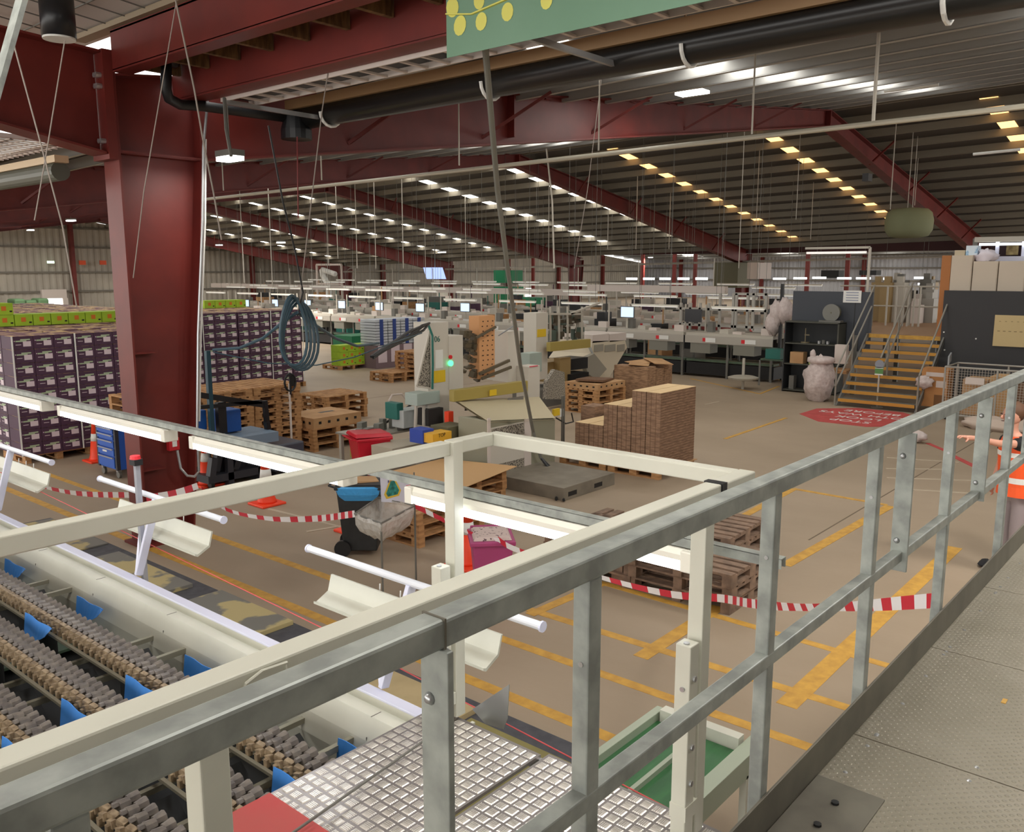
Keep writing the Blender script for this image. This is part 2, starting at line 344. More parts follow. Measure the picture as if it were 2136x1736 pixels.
for i, Y in enumerate(FY):
    dz = -.023*(Y-10.4)
    f = thing('steel_portal', FL[i], 'steel frame', (5.3, Y, 0), group='red portal frames of the hall')
    # tapered near column
    mb = MB(); zc = 4.75+dz
    mb.prism([(5.0, 0), (5.6, 0), (6.02, zc), (5.0, zc)], 'y', Y-.01, Y+.01)
    mb.hexa([(4.975, Y-.19, 0), (5.0, Y-.19, 0), (5.0, Y+.19, 0), (4.975, Y+.19, 0), (4.975, Y-.19, 5.7+dz), (5.0, Y-.19, 5.7+dz), (5.0, Y+.19, 5.7+dz), (4.975, Y+.19, 5.7+dz)])
    mb.hexa([(5.6, Y-.19, 0), (5.625, Y-.19, 0), (5.625, Y+.19, 0), (5.6, Y+.19, 0), (6.02, Y-.19, zc), (6.045, Y-.19, zc), (6.045, Y+.19, zc), (6.02, Y+.19, zc)])
    for z in (.95, 1.05+1.35): mb.box(5.0, 5.3, Y-.17, Y, z, z+.012)
    mb.box(4.9, 5.72, Y-.24, Y+.24, 0, .03)
    c = mb.build('column', red, f)
    # near rafter with knee
    mb = MB()
    isec(mb, [(5.0, zc), (6.1, zc), (26.5, 7.6+dz)], [(5.0, 5.62+dz), (26.5, 8.07+dz)], Y)
    mb.box(5.0, 6.03, Y-.16, Y+.16, zc-.01, zc+.015); mb.box(6.03, 6.06, Y-.16, Y+.16, zc, 5.6+dz)
    mb.box(12.05, 12.09, Y-.17, Y+.17, 5.7+dz, 6.42+dz); mb.box(26.47, 26.53, Y-.17, Y+.17, 7.6+dz, 8.07+dz)
    mb.build('rafter', red, f)
    # far rafter and far column
    mb = MB(); isec(mb, [(26.5, 7.6+dz), (45.9, 4.05+dz)], [(26.5, 8.07+dz), (46.9, 4.73+dz)], Y)
    mb.build('rafter', red, f)
    mb = MB(); mb.prism([(46.0, 0), (46.6, 0), (46.95, 4.6+dz), (45.75, 4.2+dz)], 'y', Y-.012, Y+.012)
    mb.hexa([(45.98, Y-.19, 0), (46.0, Y-.19, 0), (46.0, Y+.19, 0), (45.98, Y+.19, 0), (45.73, Y-.19, 4.2+dz), (45.75, Y-.19, 4.2+dz), (45.75, Y+.19, 4.2+dz), (45.73, Y+.19, 4.2+dz)])
    mb.hexa([(46.6, Y-.19, 0), (46.62, Y-.19, 0), (46.62, Y+.19, 0), (46.6, Y+.19, 0), (46.95, Y-.19, 4.6+dz), (46.97, Y-.19, 4.6+dz), (46.97, Y+.19, 4.6+dz), (46.95, Y+.19, 4.6+dz)])
    mb.build('column', red, f)
    for x in (8.5, 11.4, 14.6, 18.2, 21.8):
        zb = 4.9+dz+(x-6.1)*.137; MB().bar((x, Y, zb), (x+.75, Y-.9, znear(x+.75, Y)-.2), .05, .05).build('fly_brace', red, f)
    for x in (30.5, 34.5, 38.5, 42.5): MB().bar((x, Y, 7.6+dz-.183*(x-26.5)), (x-.4, Y-.9, zfar(x-.4, Y)-.22), .05, .05).build('fly_brace', red, f)
    if i < 2:
        x = 7.5
        while x < 46:
            zb = (5.62+dz+.114*(x-5) if x < 26.5 else 8.07+dz-.1637*(x-26.5))
            zt = (znear(x, Y) if x < 26.5 else zfar(x, Y))-.21
            MB().box(x-.09, x+.09, Y-.05, Y+.05, zb, zt).build('purlin_cleat', red, f); x += 1.42
# left bay rafter meeting the near column
f = thing('bay_rafter', 'deep red rafter running off from the near column under the white netting', 'steel frame', (4.9, 10.4, 4.7))
mb = MB(); isec(mb, [(4.85, 4.74), (2.6, 5.15), (-8, 6.2)], [(4.85, 5.82), (2.6, 5.95), (-8, 7.0)], 10.4, fw=.36)
mb.build('beam', red, f)
mb = MB(); mb.box(4.86, 4.97, 10.2, 10.6, 4.66, 5.86); mb.build('end_plate', red, f)
for z in (4.86, 5.46, 5.58):
    mb = MB()
    for y in (10.27, 10.32): mb.cyl((4.8, y, z), (4.86, y, z), .03, n=6)
    mb.build('bolt', shiny, f)
# valley beams overhead running toward the walkway
f = thing('valley_beam', 'upper red valley beam running overhead from the near column with timber joists beside it', 'steel beam', (5.0, 10.2, 5.6))
mb = MB(); mb.box(4.97, 5.0, -1, 10.2, 5.64, 6.06).box(4.97, 5.17, -1, 10.2, 5.62, 5.65).box(4.97, 5.17, -1, 10.2, 6.04, 6.07); mb.build('beam', red, f)
MB().box(4.9, 5.05, -1, 11, 6.07, 6.13).build('edge_channel', M('edge_tan', srgb(150, 134, 110), .6), f)
brown = M('brown_timber', srgb(128, 96, 58), .8, 0, srgb(86, 60, 34), 5, stretch=(5, 1, 1))
k = 0
y = 10.0
while y > 1:
    MB().box(5.02, 5.68, y-.03, y+.03, 5.66, 5.83).build('joist', brown, f); y -= .62
mb = MB(); mb.box(5.02, 5.68, -1, 10.2, 5.83, 5.86); mb.build('timber_lining', brown, f)
f = thing('valley_beam', 'lower red valley beam overhead just above the slotted cable ladder', 'steel beam', (5.75, 10.2, 5.4))
mb = MB(); mb.box(5.69, 5.72, -1, 10.2, 5.42, 5.86).box(5.69, 5.93, -1, 10.2, 5.4, 5.425).box(5.69, 5.93, -1, 10.2, 5.84, 5.86); mb.build('beam', red, f)
# valley beam and eaves pipe on the far side
struct(MB().box(46.55, 46.75, -8, 63, 4.35, 4.95).build('trim_1', M('dark_red', srgb(70, 22, 18), .6)))
tag(MB().tube([(46.2, -5, 4.35), (46.2, 62, 3.2)], .07).build('gutter_pipe', grey), 'long pale pipe running under the dark red eaves beam above the packing lines', 'pipe')
for px, a, b in ((1112, 0, 1), (1340, 0, 1), (1406, 0, 1), (1449, 0, 1), (1683, 0, 1), (1766, 0, 1)):
    p = atx(px, 590, 70); tag(MB().box(69.9, 70.1, p.y-.16, p.y+.16, 0, z3(70, p.y)-.2).build('steel_post', red), {1112: 'slim red steel post behind the yellow striped pole top and grey palletiser', 1340: 'red post at the corner of the far pale corrugated wall', 1406: 'red steel post above the right part of the packing lines, first of a close pair', 1449: 'red steel post above the packing lines, second of a close pair', 1683: 'bright red post rising behind the dark grey board', 1766: 'wide red post beside the black wall speaker'}[px], 'post', 'slim red posts of the far bay')
# ================================================================ FOREGROUND: WALKWAY AND HANDRAIL
WZ = 1.78
def tread_mat(name, base, c2, sc_=42):
    m = M(name, base, .5, .35, c2, 2.2, lo=.3, hi=.7); nt = m.node_tree; b = nt.nodes['Principled BSDF']
    tc = nt.nodes.new('ShaderNodeTexCoord'); mp = nt.nodes.new('ShaderNodeMapping'); mp.inputs['Scale'].default_value = (1, 1, 0); mp.inputs['Rotation'].default_value = (0, 0, .785)
    v = nt.nodes.new('ShaderNodeTexVoronoi'); v.inputs['Scale'].default_value = sc_; v.inputs['Randomness'].default_value = 0
    r = nt.nodes.new('ShaderNodeMapRange'); r.inputs['From Min'].default_value = .18; r.inputs['From Max'].default_value = .32; r.inputs['To Min'].default_value = 1; r.inputs['To Max'].default_value = 0
    bp = nt.nodes.new('ShaderNodeBump'); bp.inputs['Strength'].default_value = .55; bp.inputs['Distance'].default_value = .003
    nt.links.new(tc.outputs['Object'], mp.inputs[0]); nt.links.new(mp.outputs[0], v.inputs['Vector']); nt.links.new(v.outputs['Distance'], r.inputs['Value'])
    nt.links.new(r.outputs[0], bp.inputs['Height']); nt.links.new(bp.outputs[0], b.inputs['Normal'])
    return m
treadm = tread_mat('tread_plate', srgb(136, 130, 114), srgb(150, 144, 130))
wk = thing('walkway', 'raised steel walkway of studded tread plate behind the galvanised handrail', 'walkway', (2.5, 0, WZ-.3))
joints = [-1.0, 1.05, 2.02, 2.96, 3.91, 4.87, 5.83, 6.8, 7.8]
for a, b in zip(joints, joints[1:]): MB().box(a+.003, b-.003, -1.6, .935, WZ-.006, WZ).build('tread_panel', treadm, wk)
mb = MB()
for y in (-1.5, -.3, .86): mb.box(-1, 7.8, y, y+.06, WZ-.16, WZ-.008)
build_each(mb, 'bearer', galv, wk)
mb = MB()
for a in joints[1:]:
    for y in (.87, .55, .2, -.2, -.6):
        for s in (-.05, .05): mb.cyl((a+s, y, WZ), (a+s, y, WZ+.004), .008, .004, n=8)
for k in range(18): mb.cyl((1.2+k*.3, .87, WZ), (1.2+k*.3, .87, WZ+.004), .008, .004, n=8)
mb.build('rivet', shiny, wk)
MB().box(2.1, 2.62, .72, .93, WZ, WZ+.005).build('joint_plate', toe, wk)
mb = MB()
for x in (2.2, 2.36, 2.5): mb.cyl((x, .83, WZ+.005), (x, .83, WZ+.012), .012, n=8)
mb.build('bolt', blackm, wk)
for x in (-.5, 3.0, 6.5):
    for y in (-1.45, .82): MB().box(x, x+.08, y, y+.08, 0, WZ-.165).build('leg', galv, wk)
p = atz(2095, 1463, WZ+.001); tag(MB().box(p.x-.02, p.x+.02, p.y-.008, p.y+.008, WZ, WZ+.003).build('yellow_scrap', yellow), 'tiny yellow scrap lying on the studded walkway plate', 'scrap')

hr = thing('handrail', 'galvanised steel handrail with square posts along the walkway edge', 'handrail', (3, .955, WZ))
RY = .94
def sq(x, y, z, s): return x
MB().box(-.6, 7.8, RY-.004, RY+.046, 2.80, 2.85).build('top_rail', galv, hr, bev=.006)
MB().box(-.6, 7.8, RY, RY+.04, 2.30, 2.34).build('mid_rail', galv, hr, bev=.004)
MB().box(-.6, 7.8, RY-.008, RY, WZ+.002, WZ+.125).build('toe_board', toe, hr, bev=.001)
for x in (.35, 1.36, 2.225, 3.075, 4.06, 5.25, 6.3):
    s = .022
    pst = MB().box(x-s, x+s, RY+.001, RY+.042, 1.7, 2.80).build('post', galv, hr, bev=.004)
    MB().cyl((x-s-.002, RY+.02, 2.62), (x-s+.002, RY+.02, 2.62), .006, n=8).build('bolt', shiny, pst)
for x, zb in ((.945, 2.05), (3.42, 2.26), (4.63, 2.29), (5.8, 2.29)):
    b = MB().box(x-.022, x-.008, RY-.018, RY+.045, zb, 2.80).build('splice_post', galv, hr, bev=.002)
    mb = MB()
    for z in (2.71, 2.38): mb.cyl((x-.030, RY+.024, z), (x-.022, RY+.024, z), .006, .012, n=10)
    mb.build('dome_bolt', shiny, b, smooth=True)
MB().box(.93, .934, RY-.0055, RY+.047, 2.797, 2.852).build('weld_seam', toe, hr)
# ================================================================ WHITE GUARD FRAME OVER THE CONVEYOR CROSSING
gf = thing('guard_railing', 'cream painted square tube guard frame over the conveyor crossing', 'guard rail', (2.9, 2.2, 1.2))
S = .065
MB().box(-.6, 2.94, 1.47, 1.54, 2.54, 2.605).build('rail', cream, gf, bev=.006)
MB().box(2.975, 3.23, 1.47, 1.54, 2.54, 2.605).build('rail', cream, gf, bev=.006)
MB().box(2.94, 2.975, 1.465, 1.545, 2.537, 2.608).build('black_cap', black, gf)
MB().box(3.165, 3.23, 1.541, 2.86, 2.54, 2.603).build('rail', cream, gf, bev=.006)
MB().box(-.6, 2.86, 2.82, 2.885, 2.54, 2.605).build('rail', cream, gf, bev=.005)
MB().box(2.88, 3.164, 2.82, 2.885, 2.54, 2.605).build('rail', cream, gf, bev=.005)
for (x, y, zt) in ((.79, 1.47, 2.54), (2.84, 1.475, 2.54), (2.86, 2.80, 2.607)):
    MB().box(x, x+S, y, y+S, 1.22 if x < 1 or y > 2 else .0, zt).build('post', cream, gf, bev=.004)
for (x, y, zb) in ((2.755, 1.475, 0.0), (2.765, 2.80, 0.0)):
    q = MB().box(x, x+S, y, y+S, zb, 2.015).build('lower_post', cream, gf, bev=.004)
    mb = MB()
    for z in (1.88, 1.6, 1.45): mb.cyl((x+.03, y-.008, z), (x+.03, y, z), .012, n=8)
    mb.cyl((x-.006, y+.03, 1.84), (x, y+.03, 1.84), .01, n=8).cyl((x+.02, y+.03, 2.015), (x+.02, y+.03, 2.02), .012, n=8)
    mb.build('bolt', shiny, q)
    MB().box(x-.003, x+.09, y-.003, y+S+.003, 1.3, 1.36).build('bracket', cream, q)
MB().tube([(.9, 1.49, 2.55), (.895, 1.462, 2.585), (.93, 1.458, 2.6), (.99, 1.462, 2.595), (1.0, 1.47, 2.56)], .004).build('wire_clip', cream, gf)
# ================================================================ CROSSING PLATES
checker = M('checker_plate', srgb(150, 144, 142), .3, .6, srgb(164, 158, 156), 3)
lozenge = M('rubbed_glint_bar', srgb(226, 220, 212), .25, .5)  # rubbed bars, with glints of the pattern put into a paler colour
def chk(mb, x0, x1, y0, y1, z, c=.058):
    nx = round((x1-x0)/c); ny = round((y1-y0)/c); cc = c; sx_ = (x1-x0)/nx; sy_ = (y1-y0)/ny
    for i in range(nx):
        for j in range(ny):
            cx_ = x0+(i+.5)*sx_; cy_ = y0+(j+.5)*sy_
            for k in range(-2, 3):
                o = k*c*.17
                a, b = ((cx_-c*.38, cy_+o), (cx_+c*.38, cy_+o)) if (i+j) % 2 else ((cx_+o, cy_-c*.38), (cx_+o, cy_+c*.38))
                dx, dy = (0, .0036) if (i+j) % 2 else (.0036, 0)
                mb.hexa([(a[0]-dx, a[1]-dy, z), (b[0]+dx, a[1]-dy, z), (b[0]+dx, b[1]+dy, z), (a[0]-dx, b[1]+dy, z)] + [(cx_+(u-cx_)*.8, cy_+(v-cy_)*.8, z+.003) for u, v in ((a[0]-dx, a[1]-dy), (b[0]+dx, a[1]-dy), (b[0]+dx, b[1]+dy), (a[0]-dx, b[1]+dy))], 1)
cr_ = thing('crossing_platform', 'bright checker plate crossing step over the chain conveyors below the handrail', 'platform', (2.2, 2.0, 1.15))
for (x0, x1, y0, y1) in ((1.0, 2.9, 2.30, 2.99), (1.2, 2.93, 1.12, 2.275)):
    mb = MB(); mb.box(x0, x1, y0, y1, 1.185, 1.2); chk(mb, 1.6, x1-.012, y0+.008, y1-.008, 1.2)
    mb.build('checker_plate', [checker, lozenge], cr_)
MB().box(.6, 1.91, 2.1, 2.985, 1.2005, 1.208).build('red_mat', M('red_mat', srgb(186, 72, 72), .6, 0, srgb(176, 84, 78), 3), cr_)
for (x, y) in ((1.1, 1.2), (2.6, 1.2)): MB().box(x, x+.05, y, y+.05, 0, 1.185).build('leg', cream, cr_)
mb = MB(); mb.box(1.0, 2.6, 2.97, 2.99, 1.12, 1.185).box(2.88, 2.9, 1.7, 2.95, 1.13, 1.185); mb.build('edge_angle', shiny, cr_)
a, b = atz(600, 1745, 1.24), atz(885, 1545, 1.24)
tag(MB().cyl(a, b, .006, n=8).build('steel_rod', greyd), 'thin grey steel rod lying diagonally over the checker plate and red mat', 'rod')
# ================================================================ SIZER CONVEYOR
sv = thing('sizer_conveyor', 'long grading conveyor with cream side frame and cup chains beneath the guard rails', 'conveyor', (2.0, 6, 0))
Y0, Y1 = 2.96, 14.0
prof = [(2.70, .62), (2.96, .62), (2.96, 1.06), (2.93, 1.09), (2.895, 1.09), (2.885, 1.05), (2.83, 1.05), (2.80, 1.10), (2.74, 1.10), (2.70, .98), (2.68, .86)]
MB().prism(prof, 'y', Y0, Y1).build('side_frame', cream, sv)
lil = M('lilac_white_strip', srgb(222, 224, 244), .35)
MB().box(2.893, 2.968, Y0, Y1, 1.09, 1.104).build('top_strip', lil, sv, bev=.003)
mb = MB()
y = 3.3
while y < 14: mb.box(2.705, 2.7, y, y+.004, .9, 1.0); mb.box(2.735, 2.805, y, y+.004, 1.1, 1.102); y += 1.05
mb.build('panel_joint', greyd, sv)
cupm = M('cup_grey', srgb(104, 98, 96), .4, .1, srgb(132, 124, 116), 20); linkm = M('link_tan', srgb(168, 148, 120), .5, 0, srgb(120, 102, 80), 30); railm = M('rail_dull', srgb(150, 146, 130), .5, .3)
def chain(xc, y0, y1, z):
    mb = MB(); y = y0; P = .078; k = 0
    while y < y1:
        mb.cyl((xc+.005, y, z), (xc+.055, y, z), .03, .024, n=8, m=0); mb.cyl((xc+.055, y+.02, z-.004), (xc+.105, y+.02, z-.004), .024, .032, n=8, m=0)
        mb.cyl((xc-.02, y, z+.012), (xc+.01, y, z+.012), .016, n=6, m=0)
        mb.obox((xc-.035, y+.03, z), (.03, .046, .03), (.25, 0, .3), 1); mb.obox((xc-.06, y, z-.012), (.022, .05, .034), (-.3, 0, 0), 1)
        mb.box(xc-.085, xc-.06, y-.012, y+.014, z-.05, z-.01, 1)
        y += P; k += 1
    mb.box(xc-.105, xc-.085, y0, y1, z-.062, z-.045, 2); mb.box(xc-.03, xc+.06, y0, y1, z-.075, z-.035, 2); mb.box(xc+.1, xc+.112, y0, y1, z-.07, z-.05, 2)
    return mb
for xc, ya in ((2.25, 3.02), (1.89, 3.02), (1.52, 3.02), (1.15, 3.2), (.78, 3.4)):
    chain(xc, ya, Y1, 1.085).build('cup_chain', [cupm, linkm, railm], sv)
deep = M('dark_chute', srgb(34, 34, 34), .6); greenb = M('green_belt', srgb(84, 104, 84), .5, 0, srgb(70, 90, 70), 5)
mb = MB(); y = 3.4
while y < 13.8:
    mb.box(.5, 2.7, y, y+.03, .93, .965, 0); mb.box(.5, 2.7, y+.42, y+.45, .9, .93, 0)
    for xc in (2.44, 2.07, 1.7, 1.33):
        mb.hexa([(xc, y+.05, .6), (xc+.2, y+.05, .6), (xc+.2, y+.4, .85), (xc, y+.4, .85), (xc, y+.05, .62), (xc+.2, y+.05, .62), (xc+.2, y+.4, .87), (xc, y+.4, .87)], 1)
        mb.box(xc-.01, xc, y-.3, y+.4, .5, .95, 1)
    y += 1.7
mb.build('chute', [railm, deep], sv)
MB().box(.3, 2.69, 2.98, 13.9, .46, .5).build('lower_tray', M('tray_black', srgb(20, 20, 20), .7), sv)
mb = MB(); y = 3.2
while y < 13.5: mb.box(.5, 2.66, y, y+.5, .55, .57); y += 1.7
mb.build('green_cross_belt', greenb, sv)
for y in (3.1, 6.5, 10, 13.6):
    for x in (.5, 2.7): MB().box(x, x+.08, y, y+.08, 0, .62 if x > 1 else .9).build('leg', cream, sv)
# blue flaps under the chains
n = 0
for (px, py), X in (((160, 1243), 2.6), ((385, 1366), 2.6), ((10, 1165), 2.6), ((52, 1278), 2.12), ((262, 1408), 2.12), ((128, 1457), 1.77), ((4, 1536), 1.4), ((570, 1600), 2.12), ((705, 1540), 2.6)):
    p = atx(px, py, X); y = p.y; z = p.z
    mb = MB(); L = .42
    for k in range(8):
        t0, t1 = k/8, (k+1)/8
        f_ = lambda t: (X+.006*math.sin(t*9), y-L*t, z, z-.2*(1-t)**.8-.025)
        a, b = f_(t0), f_(t1)
        mb.hexa([(a[0]-.03, a[1], a[3]), (b[0]-.03, b[1], b[3]), (b[0]-.026, b[1], b[3]), (a[0]-.026, a[1], a[3]), (a[0], a[1], a[2]), (b[0], b[1], b[2]), (b[0]+.004, b[1], b[2]), (a[0]+.004, a[1], a[2])])
    mb.build('blue_flap', bluecloth, sv); n += 1
# ---------------------------------------------------------------- outfeed arms, trays, pull cord
def outfeed(yc, L, label, xp=3.1):
    t = thing('outfeed_rest', label, 'conveyor arm', (xp, yc, 1.1), group='white roller bars along the conveyor side')
    MB().cyl((xp, yc-L/2, 1.715), (xp, yc+L/2, 1.715), .022, n=14).build('round_bar', white, t, smooth=False)
    mb = MB(); mb.cyl((xp, yc-L/2-.012, 1.715), (xp, yc-L/2, 1.715), .028, n=14).cyl((xp, yc+L/2, 1.715), (xp, yc+L/2+.012, 1.715), .026, n=14); build_each(mb, 'end_cap', lil, t)
    MB().bar((xp+.0, yc, 1.7), (2.97, yc+.1, 1.12), .06, .03, up=(0, 1, 0)).build('arm', lil, t, bev=.004)
    y0, y1 = yc-.55, yc+.86
    mb = MB(); mb.prism([(xp-.02, 1.38), (xp+.0, 1.37), (xp+.10, 1.42), (xp+.13, 1.53), (xp+.118, 1.53), (xp+.09, 1.432), (xp, 1.388), (xp-.02, 1.395)], 'y', y0, y1)
    mb.build('tray', cream, t)
    mb = MB()
    for k in range(4): y = y0+.45+k*.18; mb.tube([(xp+.12, y, 1.5), (xp+.15, y, 1.5), (xp+.155, y, 1.56)], .004)
    build_each(mb, 'pin', ywhite, t)
    MB().bar((xp+.02, yc+.3, 1.385), (2.97, yc+.1, 1.12), .05, .025, up=(0, 1, 0)).build('strut', lil, t)
outfeed(3.37, 1.82, 'white round rest bar and tray beside the cream frame stub post')
outfeed(6.16, 1.83, 'white round rest bar and tray crossing in front of the red column foot')
outfeed(8.95, 1.84, 'white round rest bar and tray in front of the purple carton wall')
p = atx(285, 960, 3.02)
es = thing('emergency_stop', 'red topped emergency stop on a thin grey pole beside the conveyor', 'stop button', (3.02, p.y, 1.1))
MB().box(3.0, 3.035, p.y-.018, p.y+.018, 1.0, 2.0).build('pole', M('pole_grey', srgb(180, 182, 192), .4, .3), es)
MB().box(2.985, 3.05, p.y-.035, p.y+.045, 1.965, 2.01).build('switch_body', black, es)
MB().cyl((3.015, p.y+.01, 2.01), (3.015, p.y+.01, 2.035), .04, .036, n=12).build('red_button', M('button_red', srgb(220, 40, 50), .4), es)
tag(MB().tube([(3.14, 9.4, 1.41), (3.12, 6.5, 1.31), (3.12, 4.2, 1.215), (3.1, 1.7, 1.065)], .0035).build('pull_cord', M('cord_red', srgb(216, 90, 92), .6)), 'thin red and white safety pull cord stretched along the cream conveyor frame', 'cord')
gp = thing('splash_plate', 'pale grey angled steel plate sticking out by the foot of the guard frame post', 'plate', (3.0, 2.8, 1.1))
pa, pb, pc, pd, pe = [atx(u, v, 3.05) for u, v in ((985, 1480), (1062, 1428), (1058, 1500), (1050, 1522), (1012, 1510))]
MB().prism([(q.y, q.z) for q in (pa, pb, pc, pd, pe)], 'x', 3.05, 3.054).build('plate', shiny, gp)
MB().box(2.92, 3.05, pa.y-.02, pa.y, 1.08, 1.1).build('bracket', cream, gp)
# light channel over the conveyor edge
lc_ = thing('light_channel', 'galvanised channel hanging above the conveyor edge carrying fluorescent battens', 'channel', (3.0, 5, 2.35))
mb = MB(); mb.box(2.98, 3.02, 1.24, 14.5, 2.348, 2.352).box(2.98, 2.983, 1.24, 14.5, 2.312, 2.35).box(3.017, 3.02, 1.24, 14.5, 2.312, 2.35); mb.build('channel', galv, lc_)
for y in (13.5,): MB().cyl((3.0, y, 2.35), (3.0, y, 6.4), .0025, n=5).build('wire', galv, lc_)
battenw = M('batten_cream', srgb(236, 234, 222), .4)
for k, (ya, yb, lab) in enumerate(((1.60, 3.24, 'cream fluorescent batten above the pink bin and pallets'), (3.75, 5.36, 'cream fluorescent batten passing in front of the traffic cones'), (5.70, 7.43, 'cream fluorescent batten in front of the red column and tool trolley'), (7.75, 9.4, 'cream fluorescent batten in front of the purple cartons'))):
    t = thing('light_batten', lab, 'light', (3.0, (ya+yb)/2, 2.27), group='fluorescent battens under the galvanised channel')
    MB().prism([(2.972, 2.306), (2.958, 2.285), (2.958, 2.262), (3.045, 2.262), (3.045, 2.285), (3.03, 2.306)], 'y', ya, yb).build('housing', battenw, t)
    MB().prism([(2.958, 2.262), (2.962, 2.225), (2.98, 2.212), (3.025, 2.212), (3.042, 2.225), (3.046, 2.262)], 'y', ya+.05, yb-.05).build('lit_diffuser', tubeon, t)
    mb = MB(); mb.box(2.95, 3.055, ya-.008, ya+.045, 2.218, 2.305).box(2.95, 3.055, yb-.045, yb+.008, 2.218, 2.305); build_each(mb, 'end_cap', battenw, t, bev=.006)
    MB().tube([(3.0, ya+.3, 2.3), (3.0, ya+.3, 2.315)], .004).build('clip', black, t)
# green belt conveyor below the rails
gc = thing('belt_conveyor', 'green belt takeaway conveyor with grey side rails behind the handrail post', 'conveyor', (3.8, 2.2, 0))
MB().box(3.0, 4.28, 1.98, 2.5, .70, .72).build('belt', M('belt_green', srgb(62, 118, 72), .45, 0, srgb(52, 98, 62), 3, stretch=(1, 6, 1)), gc)
mb = MB(); mb.box(3.0, 4.36, 2.5, 2.55, .66, .77).box(3.0, 4.42, 1.88, 1.97, .62, .76); build_each(mb, 'side_rail', M('rail_sage', srgb(170, 180, 160), .4), gc, bev=.003)
MB().box(4.29, 4.36, 1.98, 2.49, .66, .79).build('end_plate', cream, gc); MB().box(3.0, 4.28, 2.2, 2.225, .72, .75).build('divider', M('rail_sage', (0, 0, 0)), gc)
for x, y in ((3.1, 1.9), (4.2, 1.9), (3.1, 2.52), (4.2, 2.52)): MB().box(x, x+.04, y-.02, y+.02, 0, .64).build('leg', cream, gc)
# floor mats beside the conveyor
matd = M('mat_grey', srgb(88, 88, 94), .8, 0, srgb(74, 74, 80), 8); maty = M('worn_ply', srgb(196, 180, 130), .7, 0, srgb(128, 126, 120), 1.6, lo=.5, hi=.54)
for k, (x0, x1, y0, y1, z, m_, lab) in enumerate(((3.75, 4.72, 10.7, 12.4, .02, maty, 'paint-worn ply mat behind the cream conveyor frame at the far end'), (3.9, 4.62, 8.5, 10.2, .045, maty, 'paint-worn ply mat on the floor next to the emergency stop pole'), (3.9, 4.72, 6.82, 8.1, .045, maty, 'paint-worn ply mat lying past the foot of the emergency stop pole'), (3.7, 4.62, 4.3, 5.7, .05, M('plain_ply', srgb(196, 176, 134), .7, 0, srgb(184, 164, 124), 4), 'clean plywood mat behind the galvanised splice post'), (3.5, 4.5, 3.3, 4.25, .03, M('olive_mat', srgb(150, 140, 86), .8, 0, srgb(132, 124, 78), 3), 'olive yellow mat seen past the edge of the checker plate'))):
    tag(MB().box(x0, x1, y0, y1, 0.001, z).build('floor_mat', m_, bev=.004), lab, 'mat')
tag(MB().box(3.3, 4.75, 2.6, 12.5, 0, .0009).build('rubber_runner', matd), 'dark grey rubber runner laid along the conveyor between the mats', 'mat')
# ================================================================ PALLETS
def make_pallet(name, label, wm, L=1.2, W=1.0, loc=(0, 0, 0), group=None):
    t = thing(name, label, 'pallet', loc, 0, group)
    mb = MB(); n = 7
    for k in range(n):
        y = -W/2+(W-.1)*k/(n-1); mb.box(-L/2, L/2, y, y+.1, .123, .145)
    mb.build('top_deck', wm, t, local=True)
    for x in (-L/2, -.05, L/2-.1):
        mb = MB()
        mb.box(x, x+.1, -W/2, W/2, .1, .123)
        for y in (-W/2, -.07, W/2-.14): mb.box(x, x+.1, y, y+.14, .022, .1)
        mb.box(x, x+.1, -W/2, W/2, 0, .022)
        mb.build('stringer', wm, t, local=True)
    return t
pal0 = None; palold = None
def stack(x, y, n, what, rz=0, old=False, group='bare wooden pallets in stacks', z0=0.0, jit=.015):
    global pal0, palold
    for k in range(n):
        o = 'lowest' if k == 0 else ('topmost' if k == n-1 else ORD[k]+' up')
        lab = (('weathered' if old else 'pale')+' pallet %s, %s of its stack' % (what, o)) if n > 1 else ('weathered' if old else 'pale')+' wooden pallet '+what
        base = palold if old else pal0
        pos = (x+random.uniform(-jit, jit), y+random.uniform(-jit, jit), z0+k*.146); r = rz+random.uniform(-.012, .012)
        if base is None:
            b = make_pallet('pallet', lab, woodold if old else wood, group=group); b.location = pos; b.rotation_euler = (0, 0, r)
            if old: palold = b
            else: pal0 = b
        else: dup(base, pos, r, lab, group)
def corner(px, py, L=1.2, W=1.0):   # centre of a pallet whose corner towards the camera stands at this pixel
    p = atz(px, py); return p.x+L/2, p.y+W/2
# tall stacks behind the column
p = aty(665, 797, 13.6); xr = 9.8
stack(xr-.5, 14.2, 9, 'in the tall stack beside the open floor', rz=math.pi/2)
stack(xr-1.53, 14.2, 9, 'in the tall middle stack of three', rz=math.pi/2)
stack(xr-2.56, 14.2, 9, 'in the tall stack next to the red column', rz=math.pi/2)
x, y = corner(690, 893); stack(x+.35, y+.6, 4, 'in the low stack beside the tallest stacks')
x, y = corner(655, 944); stack(x, y, 3, 'under the slotted brown trays')
def tray(x, y, z, L, W, h, lab, grp=None, m=card, holes=True):
    t = thing('slotted_tray', lab, 'cardboard', (x, y, z), 0, grp)
    MB().box(x-L/2, x+L/2, y-W/2, y+W/2, z, z+h).build('tray', m, t)
    if holes:
        mb = MB()
        for k in range(5):
            u = -L/2+.15+k*(L-.3)/4; mb.box(x+u-.03, x+u+.03, y-W/2-.003, y-W/2, z+h*.4, z+h*.65)
            v = -W/2+.12+k*(W-.24)/4; mb.box(x-L/2-.003, x-L/2, y+v-.03, y+v+.03, z+h*.4, z+h*.65)
        mb.box(x-.05, x+.3, y-.02, y+.08, z+h, z+h+.002)
        mb.build('hand_hole', blackm, t)
tray(x, y, .438, 1.15, .98, .2, 'brown slotted cardboard trays covering the low pallet stack by the grey table')
